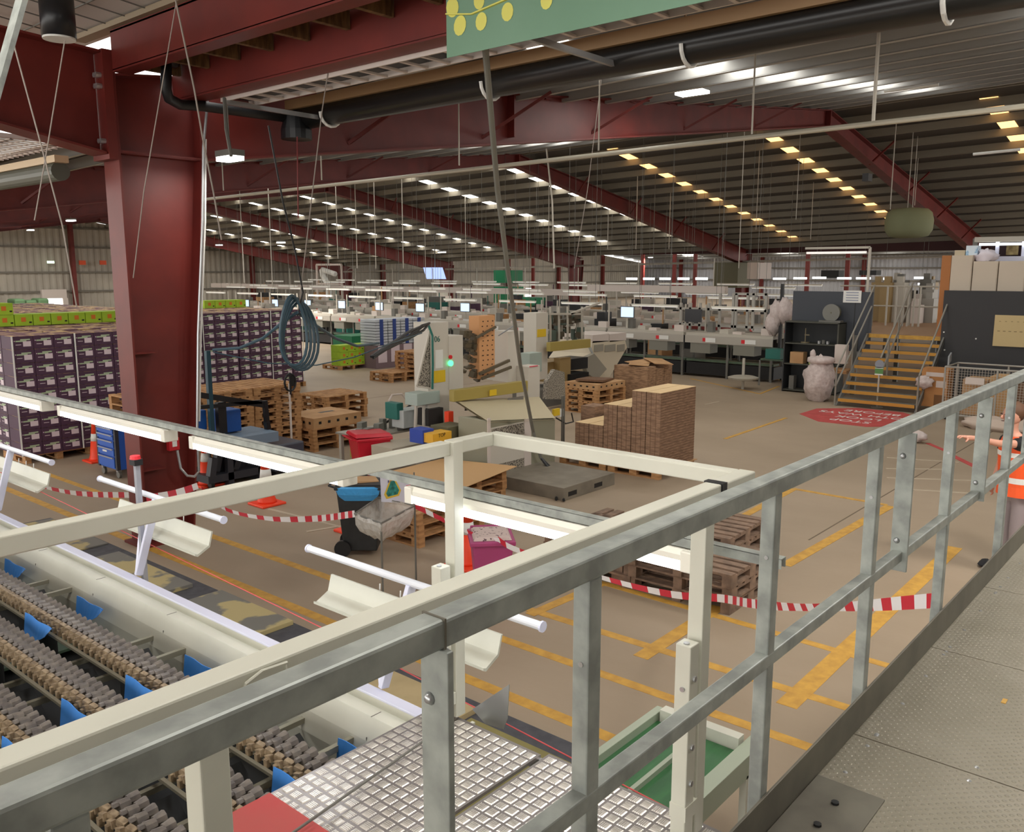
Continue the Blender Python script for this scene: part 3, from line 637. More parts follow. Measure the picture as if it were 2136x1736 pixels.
x, y = corner(820, 802); stack(x+.2, y+.3, 2, 'behind the mesh guard of the tray machine')
x, y = corner(868, 800); stack(x+.5, y+.5, 6, 'in the narrow stack hidden behind the tray machine')
x, y = corner(1246, 866); stack(x, y, 4, 'in the four high stack beyond the tray machine'); tray(x, y, .584, 1.18, .98, .14, 'punched cardboard layer on the four high pallet stack', m=card)
tag(MB().obox((x, y, .76), (.9, .7, .05), (0, .05, .3)).build('flat_cardboard', cardd), 'crumpled brown cardboard lying on the four high pallet stack', 'cardboard')
x, y = corner(1345, 853); x8, y8 = x+.1, y
stack(x8, y8, 1, 'under the ragged cardboard heap')
for k in range(3):
    tag(MB().box(x8-.6+k*.4, x8-.22+k*.4, y8-.5, y8+.5, .15, 1.02-.06*(k % 2)).build('cardboard_stack', [M('ragged_card', srgb(176, 140, 108), .85, 0, srgb(128, 98, 74), 22, stretch=(.3, .3, 1.6))]), ['stack of ragged flat cartons, the end with punched holes', 'stack of ragged flat cartons in the middle of the heap', 'stack of ragged flat cartons at the aisle end of the heap'][k], 'cardboard', 'stacks of flattened cartons')
for k, (dx, dy, rz) in enumerate(((-.2, 0, .5), (.15, .1, -.3), (.3, -.25, .9))):
    tag(MB().obox((x8+dx, y8+dy, 1.055+.02*k), (.85, .5, .012), (.06, -.04*k, rz)).build('loose_cardboard', card), ['loose cardboard sheet poking from the ragged heap top, lowest', 'loose cardboard sheet in the ragged heap top, middle one', 'loose cardboard sheet crowning the ragged heap'][k], 'cardboard', 'loose sheets on the ragged heap')
# big staircase stack of flattened cartons
cx0, cy0 = atz(1380, 1003).x, atz(1380, 1003).y
stack(cx0+.6, cy0+.55, 1, 'under the stepped carton stack and its brown sheet'); stack(cx0+.6, cy0+1.6, 1, 'under the low end of the stepped carton stack')
tag(MB().box(cx0-.02, cx0+1.22, cy0+.02, cy0+1.1, .147, .16).build('base_sheet', card), 'brown base sheet under the tall end of the stepped carton stack', 'cardboard')
cstripe = M('stacked_card', srgb(156, 124, 100), .9, 0, srgb(128, 100, 80), 34, stretch=(.2, .2, 1.2), detail=2, lo=.4, hi=.6)
steps = [(0, .28, 1.28), (.28, .56, 1.28), (.56, .84, 1.0), (.84, 1.12, 1.0), (1.12, 1.42, .62), (1.42, 1.72, .62)]
names = ['first column, at the tall aisle end', 'second column of the tall end', 'third column, one step down', 'fourth column, one step down', 'fifth column on the low step', 'sixth column, last on the low step']
for k, (a, b, h) in enumerate(steps):
    mb = MB(); mb.box(cx0, cx0+1.15, cy0+.05+a+.008, cy0+.05+b-.008, .162, .162+h-.006)
    mb.box(cx0, cx0+1.15, cy0+.05+a+.008, cy0+.05+b-.008, .162+h-.006, .162+h, 1)
    z = .2
    while z < .16+h: mb.box(cx0+.004, cx0+1.153, cy0+.05+a+.005, cy0+.05+b-.005, z, z+.008, 2); z += .045
    for q in (.33, .66): y = cy0+.05+a+(b-a)*q; mb.box(cx0-.003, cx0+.01, y-.004, y+.004, .17, .155+h, 2)
    tag(mb.build('carton_stack', [cstripe, M('card_top', srgb(226, 196, 150), .8), cardd]), 'flattened brown cartons stacked flat, '+names[k], 'cardboard', 'columns of the stepped carton stack')
tag(MB().box(cx0+.7, cx0+1.1, cy0+1.85, cy0+2.15, .16, .95).build('carton_stack', [cstripe]), 'slim carton stack behind the low step of the stepped stack', 'cardboard')
# pallet with big sheet in front of tray machine
pp = atz(960, 1015, .5)
stack(9.1, 8.9, 3, 'under the wide tan cardboard sheet')
tag(MB().hexa([(8.2, 8.0, .452), (9.9, 8.35, .452), (9.55, 9.6, .452), (8.05, 9.55, .452), (8.2, 8.0, .46), (9.9, 8.35, .46), (9.55, 9.6, .46), (8.05, 9.55, .46)]).build('cardboard_sheet', M('tan_sheet', srgb(200, 160, 112), .75)), 'wide tan cardboard sheet laid over the pallets behind the guard frame post', 'cardboard')
# three pallets right of the black bin, then weathered stacks
p = atz(968, 1142); stack(p.x+.2, p.y+.9, 3, 'behind the clear waste bag stand')
p = atz(1080, 1180); stack(8.3, 5.5, 3, 'beside the pink bin', old=True, group='weathered pallets')
p = atz(1522, 1289)
stack(p.x+.52, p.y+.62, 3, 'in the heap crossed by striped tape', old=True, rz=math.pi/2+.02, group='weathered pallets', jit=.03)
stack(p.x+.5, p.y+1.75, 3, 'at far end of the taped heap', old=True, rz=math.pi/2, group='weathered pallets', jit=.03)
stack(p.x+1.1, p.y+.95, 4, 'in the stack behind the taped heap', old=True, rz=math.pi/2+.05, group='weathered pallets', jit=.03)
# ================================================================ CARTONS
purple = M('purple_carton', srgb(82, 52, 76), .6, 0, srgb(66, 42, 64), 1.2); lime = M('lime_print', srgb(176, 194, 160), .6); cream2 = M('label_white', srgb(222, 206, 214), .6)
limec = M('lime_carton', srgb(172, 206, 52), .6, 0, srgb(150, 186, 44), 3); ctop = M('carton_top_tan', srgb(200, 168, 120), .7, 0, srgb(120, 84, 92), 3.5, lo=.45, hi=.55)
CW, CD, CH = .345, .5, .236
def carton_mesh(side):
    mb = MB(); w_, d = (CW, CD)
    mb.box(-w_/2+.003, w_/2-.003, 0, d, 0, CH-.008, 0)
    mb.box(-w_/2+.012, w_/2-.012, .01, d-.01, CH-.008, CH-.003, 1)
    f = -.002
    mb.box(-.12, .06, f, 0, .135, .158, 2); mb.box(-.04, .12, f, 0, .16, .182, 2); mb.box(-.12, -.03, f, 0, .08, .09, 3); mb.box(.0, .13, f-.001, 0, .05, .14, 3); mb.box(-.145, -.13, f, 0, .14, .158, 3)
    return mb.mesh('purple_carton', [purple, ctop, lime, cream2])
cm = carton_mesh(0)
npc = 0
def carton(x, y, z, rz, lab, grp, me=None):
    global npc
    o = bpy.data.objects.new('lime_carton' if me else 'purple_carton', me or cm); COL.objects.link(o); o.location = (x, y, z); o.rotation_euler = (0, 0, rz)
    tag(o, lab, 'carton', grp); npc += 1
PH = .147
X0, YF = 5.85, 16.35
for c in range(10):
    for r in range(9):
        carton(X0+CW/2+c*CW+(c//3)*.02, YF+random.uniform(0, .015), PH+r*CH, 0, 'purple carton in front wall, %s layer up, %s column from outer corner' % (ORD[r], ORD[c]), 'purple cartons of the front wall')
for c in range(5):
    for r in range(9):
        carton(X0, YF+.52+CW/2+c*CW+(c//3)*.1, PH+r*CH, -math.pi/2, 'purple carton on front wall side, %s layer up, %s column back' % (ORD[r], ORD[c]), 'purple cartons on the side of the front wall')
for c in range(18):
    for r in range(9):
        carton(15.5-CW/2-c*CW-(c//3)*.02, 21.35+random.uniform(0, .015), PH+r*CH, 0, 'purple carton in rear wall, %s layer up, %s column from open end' % (ORD[r], ORD[c]), 'purple cartons of the rear wall')
# the rest of the purple cartons: uncounted bulk behind
mb = MB()
def bulk(mb, x0, x1, y0, y1, h, m=0):
    x = x0
    while x < x1-.2:
        y = y0
        while y < y1-.2:
            hh = h-random.choice((0, 0, 0, .01, .02)); mb.box(x+.01, x+CW-.01, y+.01, y+CD-.01, 0, hh-.02, 0); mb.box(x+.02, x+CW-.02, y+.02, y+CD-.02, hh-.02, hh, 1)
            y += CD+.02
        x += CW+.01
HT = PH+9*CH
bulk(mb, X0+.55, X0+3.6, YF+.55, 21, HT); bulk(mb, 9.5, 15.5, 21.9, 27, HT)
bulk(mb, 4.2, 9.5, 27, 36, 2.2); bulk(mb, 9.8, 14, 28.5, 36, 2.15)
tag(mb.build('stacked_cartons', [purple, ctop]), 'mass of stacked purple fruit cartons with tan tops filling the floor behind the carton walls', 'cartons', kind='stuff')
for (xx, yy) in ((6.5, 16.9), (7.7, 16.9), (8.9, 16.9)): stack(xx, yy, 1, {6.5: 'under the outer corner of the purple carton wall', 7.7: 'under the middle of the purple carton wall', 8.9: 'under the inner end of the purple carton wall'}[xx], group='pallets under the purple cartons')
for k, xx in enumerate((10.3, 11.5, 12.7, 13.9, 15.0)): stack(xx, 21.9, 1, 'under the rear purple carton wall, %s from its inner end' % ORD[k], group='pallets under the purple cartons')
# white corner boards
for k, (xx, yy) in enumerate(((X0-.01, YF-.01), (X0+1.047, YF-.01), (X0+2.1, YF-.01), (15.52, 21.33), (14.445, 21.33), (12.335, 21.33))):
    tag(MB().box(xx-.012, xx+.012, yy-.012, yy-.002, PH, HT).build('corner_board', ywhite), 'white strapping board up the %s of the %s purple wall' % (('outer corner', 'first pallet joint', 'second pallet joint')[k % 3], 'front' if k < 3 else 'rear'), 'strap')
limemesh = None
def lime_mesh():
    mb = MB(); mb.box(-CW/2+.003, CW/2-.003, 0, CD, 0, CH-.006, 0); mb.box(-.05, .04, -.002, 0, .08, .17, 1); mb.box(.1, .15, -.002, 0, .05, .08, 2)
    return mb.mesh('lime_carton', [limec, M('orange_print', srgb(214, 120, 40), .6), blackm])
lm = lime_mesh()
for c in range(12):
    for r in range(2 if c in (1, 2) else 1):
        carton(6.1+c*(CW+.01), 19.3, HT+.005+r*CH, 0, 'lime green carton in the row on top of the purple mass, %s along%s' % (ORD[c], ', upper layer' if r else ''), 'lime cartons on the purple mass', lm)
mb = MB(); bulk(mb, 6.0, 9.4, 21.6, 26.6, HT-.03); tag(mb.build('stacked_cartons', [purple, ctop]), 'block of purple cartons carrying the row of lime cartons', 'cartons', kind='stuff')
p = aty(427, 676, 24)
for c in range(4):
    carton(p.x+.2+c*(CW+.01), 24, HT, 0, 'lime green carton standing on the rear purple block, %s from the column' % ORD[c], 'lime cartons on the rear block', lm)
# lime pallet load
p = atz(690, 775); LX, LY = p.x+.1, p.y
stack(LX+.9, LY+.5, 1, 'under the lime carton load', group='pallets under carton loads'); stack(LX+2.15, LY+.5, 1, 'under the inner half of the lime load', group='pallets under carton loads')
for c in range(6):
    for r in range(3): carton(LX+.5+c*CW, LY, PH+r*CH, 0, 'lime carton of the load on open floor, %s layer, %s column' % (ORD[r], ORD[c]), 'lime cartons on the pallet load', lm)
# green and blue crates
def facebox(mb, l, t, r, b, Y, dy, m=0):
    p0 = aty(l, b, Y); p1 = aty(r, t, Y); q = aty(r, b, Y); mb.box(p0.x, q.x, Y, Y+dy, min(p0.z, q.z), p1.z, m); return mb
def fbx(mb, l, t, r, b, X, dx, m=0):     # face in a plane of constant X
    p0 = atx(l, b, X); p1 = atx(r, t, X); q = atx(l, t, X); mb.box(X, X+dx, p0.y, p1.y, p0.z, q.z, m); return mb
mb = MB(); p = atz(735, 745)
for r in range(2): mb.box(p.x, p.x+2.2, p.y, p.y+1.2, r*.42, r*.42+.4)
tag(mb.build('green_crate', M('green_crate', srgb(28, 120, 80), .5)), 'dark green plastic bulk crate beyond the lime carton load', 'crate')
mb = MB(); p = atz(785, 770)
bl = M('blue_stripe', srgb(40, 66, 140), .5)
for c in range(4):
    for r in range(9): mb.box(p.x+c*.6, p.x+c*.6+.55, p.y, p.y+.8, .82+r*.1, .82+r*.1+.08, 0)
    mb.box(p.x+c*.6+.2, p.x+c*.6+.35, p.y-.02, p.y, .82, 1.71, 1)
tag(mb.build('tray_stack', [M('tray_pale', srgb(200, 206, 214), .5), bl]), 'blue and white stacked trays beyond the black conveyor leg', 'trays', kind='stuff')
mb = MB(); mb.box(p.x, p.x+2.3, p.y, p.y+.9, .0, .8); 
for c in range(3): mb.box(p.x+.1+c*.6, p.x+.5+c*.6, p.y-.01, p.y, .2, .8, 1)
tag(mb.build('boxed_load', [M('mauve_box', srgb(128, 108, 114), .6), cream2]), 'mauve boxed load under the blue and white trays', 'cartons')
# ================================================================ CONES, BINS
def cone(px, py, s, lab, tape=False):
    p = atz(px, py); t = thing('traffic_cone', lab, 'traffic cone', (p.x, p.y, 0), group='orange traffic cones holding the tape')
    MB().box(p.x-.2*s, p.x+.2*s, p.y-.2*s, p.y+.2*s, .0, .035).build('base', orange, t, bev=.01)
    MB().lathe((p.x, p.y, .035), [(.145*s, 0), (.135*s, .03), (.118*s, .08), (.088*s, .36*s)], n=18).build('cone_body', orange, t, smooth=True)
    MB().lathe((p.x, p.y, .035), [(.089*s, .36*s), (.072*s, .5*s)], n=18).build('reflective_band', ywhite, t, smooth=True)
    MB().lathe((p.x, p.y, .035), [(.071*s, .5*s), (.036*s, .84*s), (.03*s, .86*s)], n=18).build('cone_tip', orange, t, smooth=True)
    return p
cone(433, 1012, 1.0, 'orange traffic cone directly beside the red column')
cone(557, 1052, 1.0, 'orange traffic cone in the middle of the floor between column and black bin')
cone(738, 1108, .95, 'orange traffic cone half hidden behind the black bin')
cone(975, 1180, 1.0, 'orange traffic cone between the guard frame post and pink bin')
cone(203, 962, .95, 'orange traffic cone half hidden behind the blue tool trolley')
def bin_(x, y, rz, col, s, lab, h=.9, lid=None, grp=None):
    t = thing('wheelie_bin', lab, 'bin', (x, y, 0), rz, grp)
    mb = MB()
    mb.hexa([(-.17*s, -.19*s, .06), (.17*s, -.19*s, .06), (.17*s, .19*s, .06), (-.17*s, .19*s, .06), (-.22*s, -.25*s, h-.06), (.22*s, -.25*s, h-.06), (.22*s, .25*s, h-.06), (-.22*s, .25*s, h-.06)])
    mb.build('body', col, t, bev=.02, local=True)
    MB().box(-.245*s, .245*s, -.27*s, .27*s, h-.07, h-.02).build('rim', col, t, bev=.012, local=True)
    mb = MB(); mb.cyl((-.16*s, .2*s, .1), (-.21*s, .2*s, .1), .1, n=18).cyl((.16*s, .2*s, .1), (.21*s, .2*s, .1), .1, n=18); build_each(mb, 'wheel', blackm, t, local=True)
    MB().tube([(-.2*s, .27*s, h-.04), (-.2*s, .33*s, h-.02), (.2*s, .33*s, h-.02), (.2*s, .27*s, h-.04)], .014).build('handle', col, t, local=True)
    if lid: MB().hexa([(-.24*s, -.28*s, h-.02), (.24*s, -.28*s, h-.02), (.24*s, .28*s, h), (-.24*s, .28*s, h), (-.2*s, -.24*s, h+.04), (.2*s, -.24*s, h+.04), (.2*s, .26*s, h+.06), (-.2*s, .26*s, h+.06)]).build('lid', lid, t, bev=.012, local=True)
    return t
b = bin_(6.62, 8.05, .72, M('bin_black', srgb(44, 45, 46), .6, 0, srgb(38, 39, 40), 12), 1.05, 'black wheeled bin lined with a blue bag behind the clear waste bag stand', .9)
mb = MB().lathe((0, 0, 0), [(.235, .70), (.275, .78), (.29, .86), (.27, .875)], n=28, sq=5); mb.build('blue_bag', M('bag_blue', srgb(70, 160, 224), .35, bump=.5, bscale=18), b, local=True)
MB().box(-.24, .24, -.26, .26, .86, .895).build('black_lining', black, b, local=True)
MB().obox((.02, -.02, .9), (.3, .34, .02), (.05, .02, .3)).build('cardboard_waste', card, b, local=True)
MB().obox((-.1, -.275, .6), (.22, .004, .26), (.13, 0, 0)).build('paper_label', M('paper_grey', srgb(190, 186, 190), .7), b, local=True)
MB().obox((.1, .3, .88), (.03, .03, .05)).build('orange_tie', orange, b, local=True)
q_ = atz(1024, 1112, .72)
b = bin_(q_.x, q_.y, -.75, M('bin_pink', srgb(176, 72, 124), .45), .95, 'pink wheeled bin with a papery lid beside the traffic cone', .72)
MB().hexa([(-.2, -.22, .70), (.2, -.22, .70), (.2, .22, .70), (-.2, .22, .70), (-.17, -.19, .735), (.17, -.19, .735), (.17, .19, .735), (-.17, .19, .735)]).build('speckled_lid', M('speckled', srgb(206, 186, 180), .7, 0, srgb(90, 66, 72), 26, lo=.6, hi=.64), b, local=True, bev=.01)
bred = M('bin_red', srgb(204, 32, 52), .35)
p = atz(790, 985, .35)
bin_(9.25, 11.0, 1.2, bred, 1.15, 'red wheeled bin with closed lid in front of the grey table', .72, lid=bred)
# clear waste bag on a wire stand with recycling notice
sx, sy = 5.95, 7.0
bs = thing('bag_stand', 'wire stand holding a clear waste bag with a notice above', 'waste stand', (sx, sy, 0))
mb = MB()
A = [tuple(atz(u, v, .88))[:2] for u, v in ((740, 1072), (795, 1092), (865, 1055), (790, 1038))]; sx, sy = sum(q[0] for q in A)/4, sum(q[1] for q in A)/4
tp = [Vector((a, b_, .88)) for a, b_ in A]
mb.tube(tp+[tp[0]], .011); 
for q in (A[1], A[2]): mb.tube([(q[0], q[1], 0.01), (q[0], q[1], .88)], .011)
mb.tube([(A[1][0], A[1][1], .015), (A[0][0], A[0][1], .015)], .011); mb.tube([(A[2][0], A[2][1], .015), (A[3][0], A[3][1], .015)], .011); mb.tube([(A[2][0], A[2][1], .88), (A[2][0], A[2][1], 1.25)], .008)
mb.build('wire_frame', greyd, bs)
cl = M('clear_plastic', srgb(196, 190, 180), .25, 0, srgb(214, 210, 204), 14, bump=.7, bscale=16, alpha=.72)
mb = MB(); N = 24; i0 = 0; rings = []
for z, s_, in ((.885, 1.0), (.84, 1.04), (.76, .96), (.68, .8), (.62, .55), (.6, .25)):
    ring = []
    for k in range(N):
        t = k/N*4; e = int(t); u = t-e; a = Vector((*A[e], 0)); b_ = Vector((*A[(e+1) % 4], 0)); q = a.lerp(b_, u); c = Vector((sx, sy, 0))
        w_ = 1+.05*math.sin(k*2.7+z*20); ring.append(tuple(c+(q-c)*s_*w_)[:2]+(z+.012*math.sin(k*1.9),))
    rings.append(ring)
for r0, r1 in zip(rings, rings[1:]):
    for k in range(N): j = (k+1) % N; mb.face([r0[k], r0[j], r1[j], r1[k]])
mb.face(rings[-1]); mb.build('clear_bag', cl, bs, smooth=True)
tl, tr, br_, bl_ = [aty(u, v, 7.1) for u, v in ((793, 989), (862, 1001), (868, 1052), (796, 1047))]
nb = MB().face([bl_, br_, tr, tl]).face([bl_+Vector((0, .006, 0)), tl+Vector((0, .006, 0)), tr+Vector((0, .006, 0)), br_+Vector((0, .006, 0))]).build('notice', M('paper_lilac', srgb(222, 222, 236), .6), bs)
cx1 = (tl+br_)/2
W_ = (tr.x-tl.x); dirx = (tr-tl).normalized()
c = tl.lerp(tr, .33).lerp(bl_.lerp(br_, .33), .5)-Vector((0, .004, 0))
def tri(c, r, y): return [(c.x+r*math.cos(a), y, c.z+r*math.sin(a)) for a in (math.pi/2+.25, math.pi/2-.25, -math.pi/6+.25, -math.pi/6-.25, -5*math.pi/6+.25, -5*math.pi/6-.25)]
MB().face(tri(c, .13, c.y)).build('yellow_triangle', M('yellow_print', srgb(232, 196, 70), .6), nb)
MB().face(tri(c, .1, c.y-.002)).build('recycling_emblem', M('green_print', srgb(30, 92, 80), .6, 0, srgb(60, 160, 150), 20), nb)
mb = MB()
for k in range(3): mb.box(c.x+.2, c.x+.28-.01*k, c.y-.002, c.y-.001, c.z+.03-k*.045, c.z+.05-k*.045)
mb.build('red_print', M('red_print', srgb(220, 80, 100), .6), nb)
tx_ = text('Recycling Station', .042, (0, 0, 0), (math.pi/2, .0, 0), M('blue_print', srgb(60, 70, 140), .6), None, name='blue_lettering'); tx_.parent = nb
tx_.location = tl.lerp(tr, .5).lerp(bl_.lerp(br_, .5), .1)-Vector((0, .004, 0))
# barrier tape
tapem = M('tape_red', srgb(206, 44, 62), .5); tapew = M('tape_white', srgb(236, 232, 232), .5)
def tape(pts, lab, w_=.075, per=.12):
    mb = MB(); P = []
    pts = [Vector(p) for p in pts]
    for a, b, c_, d in zip([pts[0]]+pts[:-2], pts[:-1], pts[1:], pts[2:]+[pts[-1]]):
        for k in range(10):
            t = k/10; P.append(.5*((2*b)+(-a+c_)*t+(2*a-5*b+4*c_-d)*t*t+(-a+3*b-3*c_+d)*t**3))
    P.append(pts[-1]); s_ = 0
    tw = 0
    for a, b in zip(P, P[1:]):
        L = (b-a).length; n = max(1, int(L/.03))
        for k in range(n):
            p = a.lerp(b, k/n); q = a.lerp(b, (k+1)/n); ph = .5+.45*math.sin(s_*1.7); ph2 = .5+.45*math.sin((s_+L/n)*1.7)
            u = Vector((0, math.sin(ph)*w_/2*.4, math.cos(ph)*w_/2)); u2 = Vector((0, math.sin(ph2)*w_/2*.4, math.cos(ph2)*w_/2))
            mb.face([p-u, q-u2, q+u2, p+u], int(s_/per) % 2); s_ += L/n
    tag(mb.build('barrier_tape', [tapem, tapew]), lab, 'tape', 'red and white barrier tapes')
def apt(px, py, Y): return aty(px, py, Y)
tape([atz(-40, 960, .8), atz(40, 1000, .55), atz(150, 1028, .45), atz(270, 1033, .6)], 'red and white barrier tape drooping in front of the purple carton wall')
tape([(5.0, 10.19, .62), (5.35, 10.17, .62), (5.68, 10.17, .66)], 'red and white barrier tape wrapped round the foot of the red column', .12)
tape([(5.72, 10.15, .62), atz(470, 1062, .5), atz(560, 1082, .45), atz(660, 1082, .55), (A[0][0], A[0][1], .88)], 'red and white barrier tape sagging between column and waste bag stand')
tape([(A[2][0], A[2][1], .88), atz(935, 1090, .75), atz(1000, 1120, .7), atz(1045, 1128, .72)], 'red and white barrier tape running from the bag stand towards the pink bin')
tape([atz(1040, 1126, .72), atz(1085, 1150, .66), atz(1265, 1208, .5), atz(1400, 1240, .42), atz(1500, 1248, .5), *[atz(1500, 1248, .5).lerp(aty(1962, 1252, .99), k/4)-Vector((0, 0, .06*math.sin(math.pi*k/4))) for k in (1, 2, 3, 4)]], 'red and white barrier tape strung from pink bin past weathered pallets to walkway')
# ================================================================ TOOL TROLLEY
p = atz(246, 1000)
t = thing('tool_trolley', 'blue tool trolley on castors beside the red column', 'tool trolley', (p.x, p.y, 0))
X, Y = p.x, p.y; dkb = M('trolley_dark', srgb(44, 48, 58), .5)
MB().box(X+.02, X+.7, Y, Y+.68, .14, .9).build('body', blue, t, bev=.01)
MB().box(X+.0, X+.06, Y-.006, Y+.05, .14, .92).box(X, X+.06, Y+.63, Y+.686, .14, .92).build('corner_post', dkb, t)
MB().box(X-.02, X+.72, Y-.02, Y+.7, .9, .94).box(X-.02, X+.0, Y-.02, Y+.7, .94, .97).build('top_tray', dkb, t, bev=.006)
z = .17
for k, h in enumerate((.19, .14, .12, .1, .1)):
    d = MB().box(X-.012, X+.02, Y+.06, Y+.62, z+.005, z+h-.008).build('drawer', blue, t, bev=.004)
    MB().box(X-.03, X-.012, Y+.08, Y+.6, z+h-.03, z+h-.012).build('handle', shiny, d); z += h+.006
MB().box(X-.0135, X-.012, Y+.3, Y+.45, .42, .45).build('white_badge', ywhite, t)
for x in (X+.06, X+.62):
    for y in (Y+.07, Y+.6):
        w_ = MB().cyl((x-.02, y, .06), (x+.02, y, .06), .06, n=14).build('castor', greyd, t)
        MB().box(x-.03, x+.03, y-.02, y+.03, .1, .145).build('fork', shiny, w_)
mb = MB()
for k in range(6): mb.obox((X+.1+random.random()*.3, Y+.1+k*.09, .955), (.12, .03, .02), (0, 0, random.random()*3))
mb.build('hand_tools', greyd, t)
# red isolator and cable conduit on column
MB().box(5.42, 5.52, 10.33, 10.38, 1.15, 1.28)
t = thing('isolator_switch', 'small red switch box mounted on the red column with a looping white conduit', 'switch', (5.5, 10.2, 1.2))
MB().box(5.38, 5.52, 10.26, 10.34, 1.15, 1.31).build('box', M('switch_red', srgb(196, 40, 48), .4), t, bev=.006)
MB().box(5.42, 5.48, 10.252, 10.26, 1.2, 1.27).build('white_plate', ywhite, t)
MB().tube([(5.47, 10.24, 1.15), (5.48, 10.2, .92), (5.54, 10.16, .82), (5.62, 10.13, .8), (5.68, 10.12, .86), (5.69, 10.12, 1.4), (5.78, 10.12, 2.6), (5.93, 10.12, 4.0), (6.0, 10.12, 4.9), (6.08, 10.1, 5.45)], .017, n=8).build('conduit', shiny, t)
MB().tube([(5.74, 10.14, 1.5), (5.83, 10.14, 2.6), (5.98, 10.14, 4.0), (6.05, 10.14, 5.0)], .012).build('conduit', ywhite, t)
# ================================================================ BLACK LIFTER WITH BLUE BOXES
t = thing('pallet_lifter', 'black framed lifter with tall teal mast and blue boxes before the pallet stacks', 'lifter', (7.3, 12.4, 0))
tealp = M('teal_post', srgb(30, 66, 80), .45)
Yl = 12.4
def ay(u, v, Y=Yl): return aty(u, v, Y)
m0, m1 = ay(432, 732), ay(441, 905); MB().box(m0.x-.03, m0.x+.04, Yl-.03, Yl+.04, m1.z-.3, m0.z).build('mast', tealp, t)
MB().bar(ay(415, 824), ay(556, 846), .05, .09).bar(ay(415, 850), ay(545, 838), .05, .06).build('arm', blackm, t)
MB().bar(ay(552, 836), ay(560, 915), .07, .07).bar(ay(556, 880), ay(562, 915), .1, .07).build('front_post', blackm, t)
MB().box(ay(455, 850).x, ay(472, 850).x, Yl, Yl+.1, ay(460, 905).z, ay(460, 840).z).build('column', blackm, t)
mb = MB(); mb.box(ay(412, 895).x, ay(440, 895).x, Yl+.1, Yl+.5, ay(425, 900).z, ay(425, 858).z).box(ay(476, 895).x, ay(512, 895).x, Yl+.1, Yl+.45, ay(495, 903).z, ay(495, 856).z); build_each(mb, 'blue_box', M('lifter_blue', srgb(28, 84, 160), .4), t, bev=.02)
MB().box(ay(415, 925).x, ay(560, 925).x, Yl-.3, Yl+.5, ay(500, 925).z, ay(500, 905).z).build('bed', M('bed_grey', srgb(120, 140, 160), .5), t)
mb = MB(); q = ay(500, 1000)
mb.box(7.0, 8.2, 12.2, 13.0, .1, .22)
for k in range(7): mb.obox((7.1+k*.15, 12.25+(k % 3)*.1, .35+.05*(k % 2)), (.1, .12, .3), (.1*k, .2, 0))
mb.box(7.35, 7.45, 12.2, 12.3, 0, .8).box(7.9, 7.98, 12.2, 12.9, 0, .7)
mb.build('drive_unit', [M('drive_dark', srgb(48, 50, 58), .5)], t)
for x, y in ((7.1, 12.3), (8.05, 12.3), (7.1, 12.9), (8.05, 12.9)): MB().cyl((x-.03, y, .06), (x+.03, y, .06), .06, n=12).build('wheel', black, t)
tb = thing('black_tote', 'glossy dark grey tote under the white batten behind the traffic cone', 'tote', (8.4, 12.4, 0))
MB().box(8.15, 8.75, 12.1, 12.9, .1, .55).build('tub', M('tote_grey', srgb(74, 78, 90), .35), tb, bev=.03)
MB().box(8.2, 8.7, 12.15, 12.85, 0, .1).build('skid', black, tb)
t = thing('valve_stand', 'black valve wheel on a thin pale post before the pallet stacks', 'stand', (8.9, 13.0, 0))
a, b = aty(606, 865, 13.3), aty(604, 800, 13.3)
MB().cyl((a.x, 13.3, .0), (a.x, 13.3, b.z), .02, n=8).build('post', pinkw, t)
mb = MB(); mb.tube([(b.x+.12*math.cos(k*.5236), 13.28, b.z+.02+.16*math.sin(k*.5236)) for k in range(13)], .02).tube([(b.x, 13.28, b.z-.2), (b.x, 13.28, b.z+.2)], .02).obox((b.x+.05, 13.3, b.z+.05), (.08, .06, .2)); mb.build('valve', blackm, t)
# ================================================================ TRAY FORMING MACHINE
mg = M('machine_pale', srgb(206, 200, 188), .5); mgg = M('machine_greygreen', srgb(150, 148, 128), .5); ybe = M('olive_yellow_beam', srgb(168, 150, 80), .5); perf = M('perforated_panel', srgb(168, 160, 146), .6, 0, srgb(84, 78, 70), 60, lo=.48, hi=.56, detail=0)
Ym = 10.6
t = thing('tray_forming_machine', 'pale tray forming machine numbered 06 with a blank magazine and yellow beam', 'machine', (10.2, 10.6, 0))
MB().box(aty(895, 880, Ym).x, aty(938, 880, Ym).x, Ym, Ym+.35, 0, aty(915, 672, Ym).z).build('tower', mg, t, bev=.01)
mb = MB(); a, b, c = aty(896, 690, Ym-.05), aty(868, 806, Ym-.05), aty(897, 810, Ym-.05)
mb.prism([(a.x, a.z), (b.x, b.z), (c.x, c.z)], 'y', Ym-.06, Ym-.04, 0); mb.build('triangle_guard', perf, t)
mb = MB(); mb.bar(a, b, .03, .03).bar(b, c, .03, .03).bar(a, c, .02, .02); mb.build('guard_edge', mg, t)
MB().tube([aty(893, 676, Ym-.1), aty(902, 700, Ym-.12), aty(903, 760, Ym-.12), aty(902, 812, Ym-.12)], .02).build('teal_hose', tealm, t)
MB().box(aty(936, 810, Ym).x, aty(965, 810, Ym).x, Ym-.02, Ym+.3, aty(950, 812, Ym).z, aty(950, 700, Ym).z).build('side_panel', mg, t, bev=.006)
mb = MB(); facebox(mb, 1040, 694, 1058, 792, Ym+.35, .3); facebox(mb, 1060, 690, 1084, 794, Ym+.1, .4); build_each(mb, 'rear_panel', mg, t)
mb = MB(); a, b = aty(995, 662, Ym+.1), aty(1036, 785, Ym+.1)
mb.box(a.x, a.x+.42, Ym+.05, Ym+.3, b.z, a.z+.02); q = mb.build('carton_blanks', M('blank_tan', srgb(214, 158, 108), .7), t)
mb = MB()
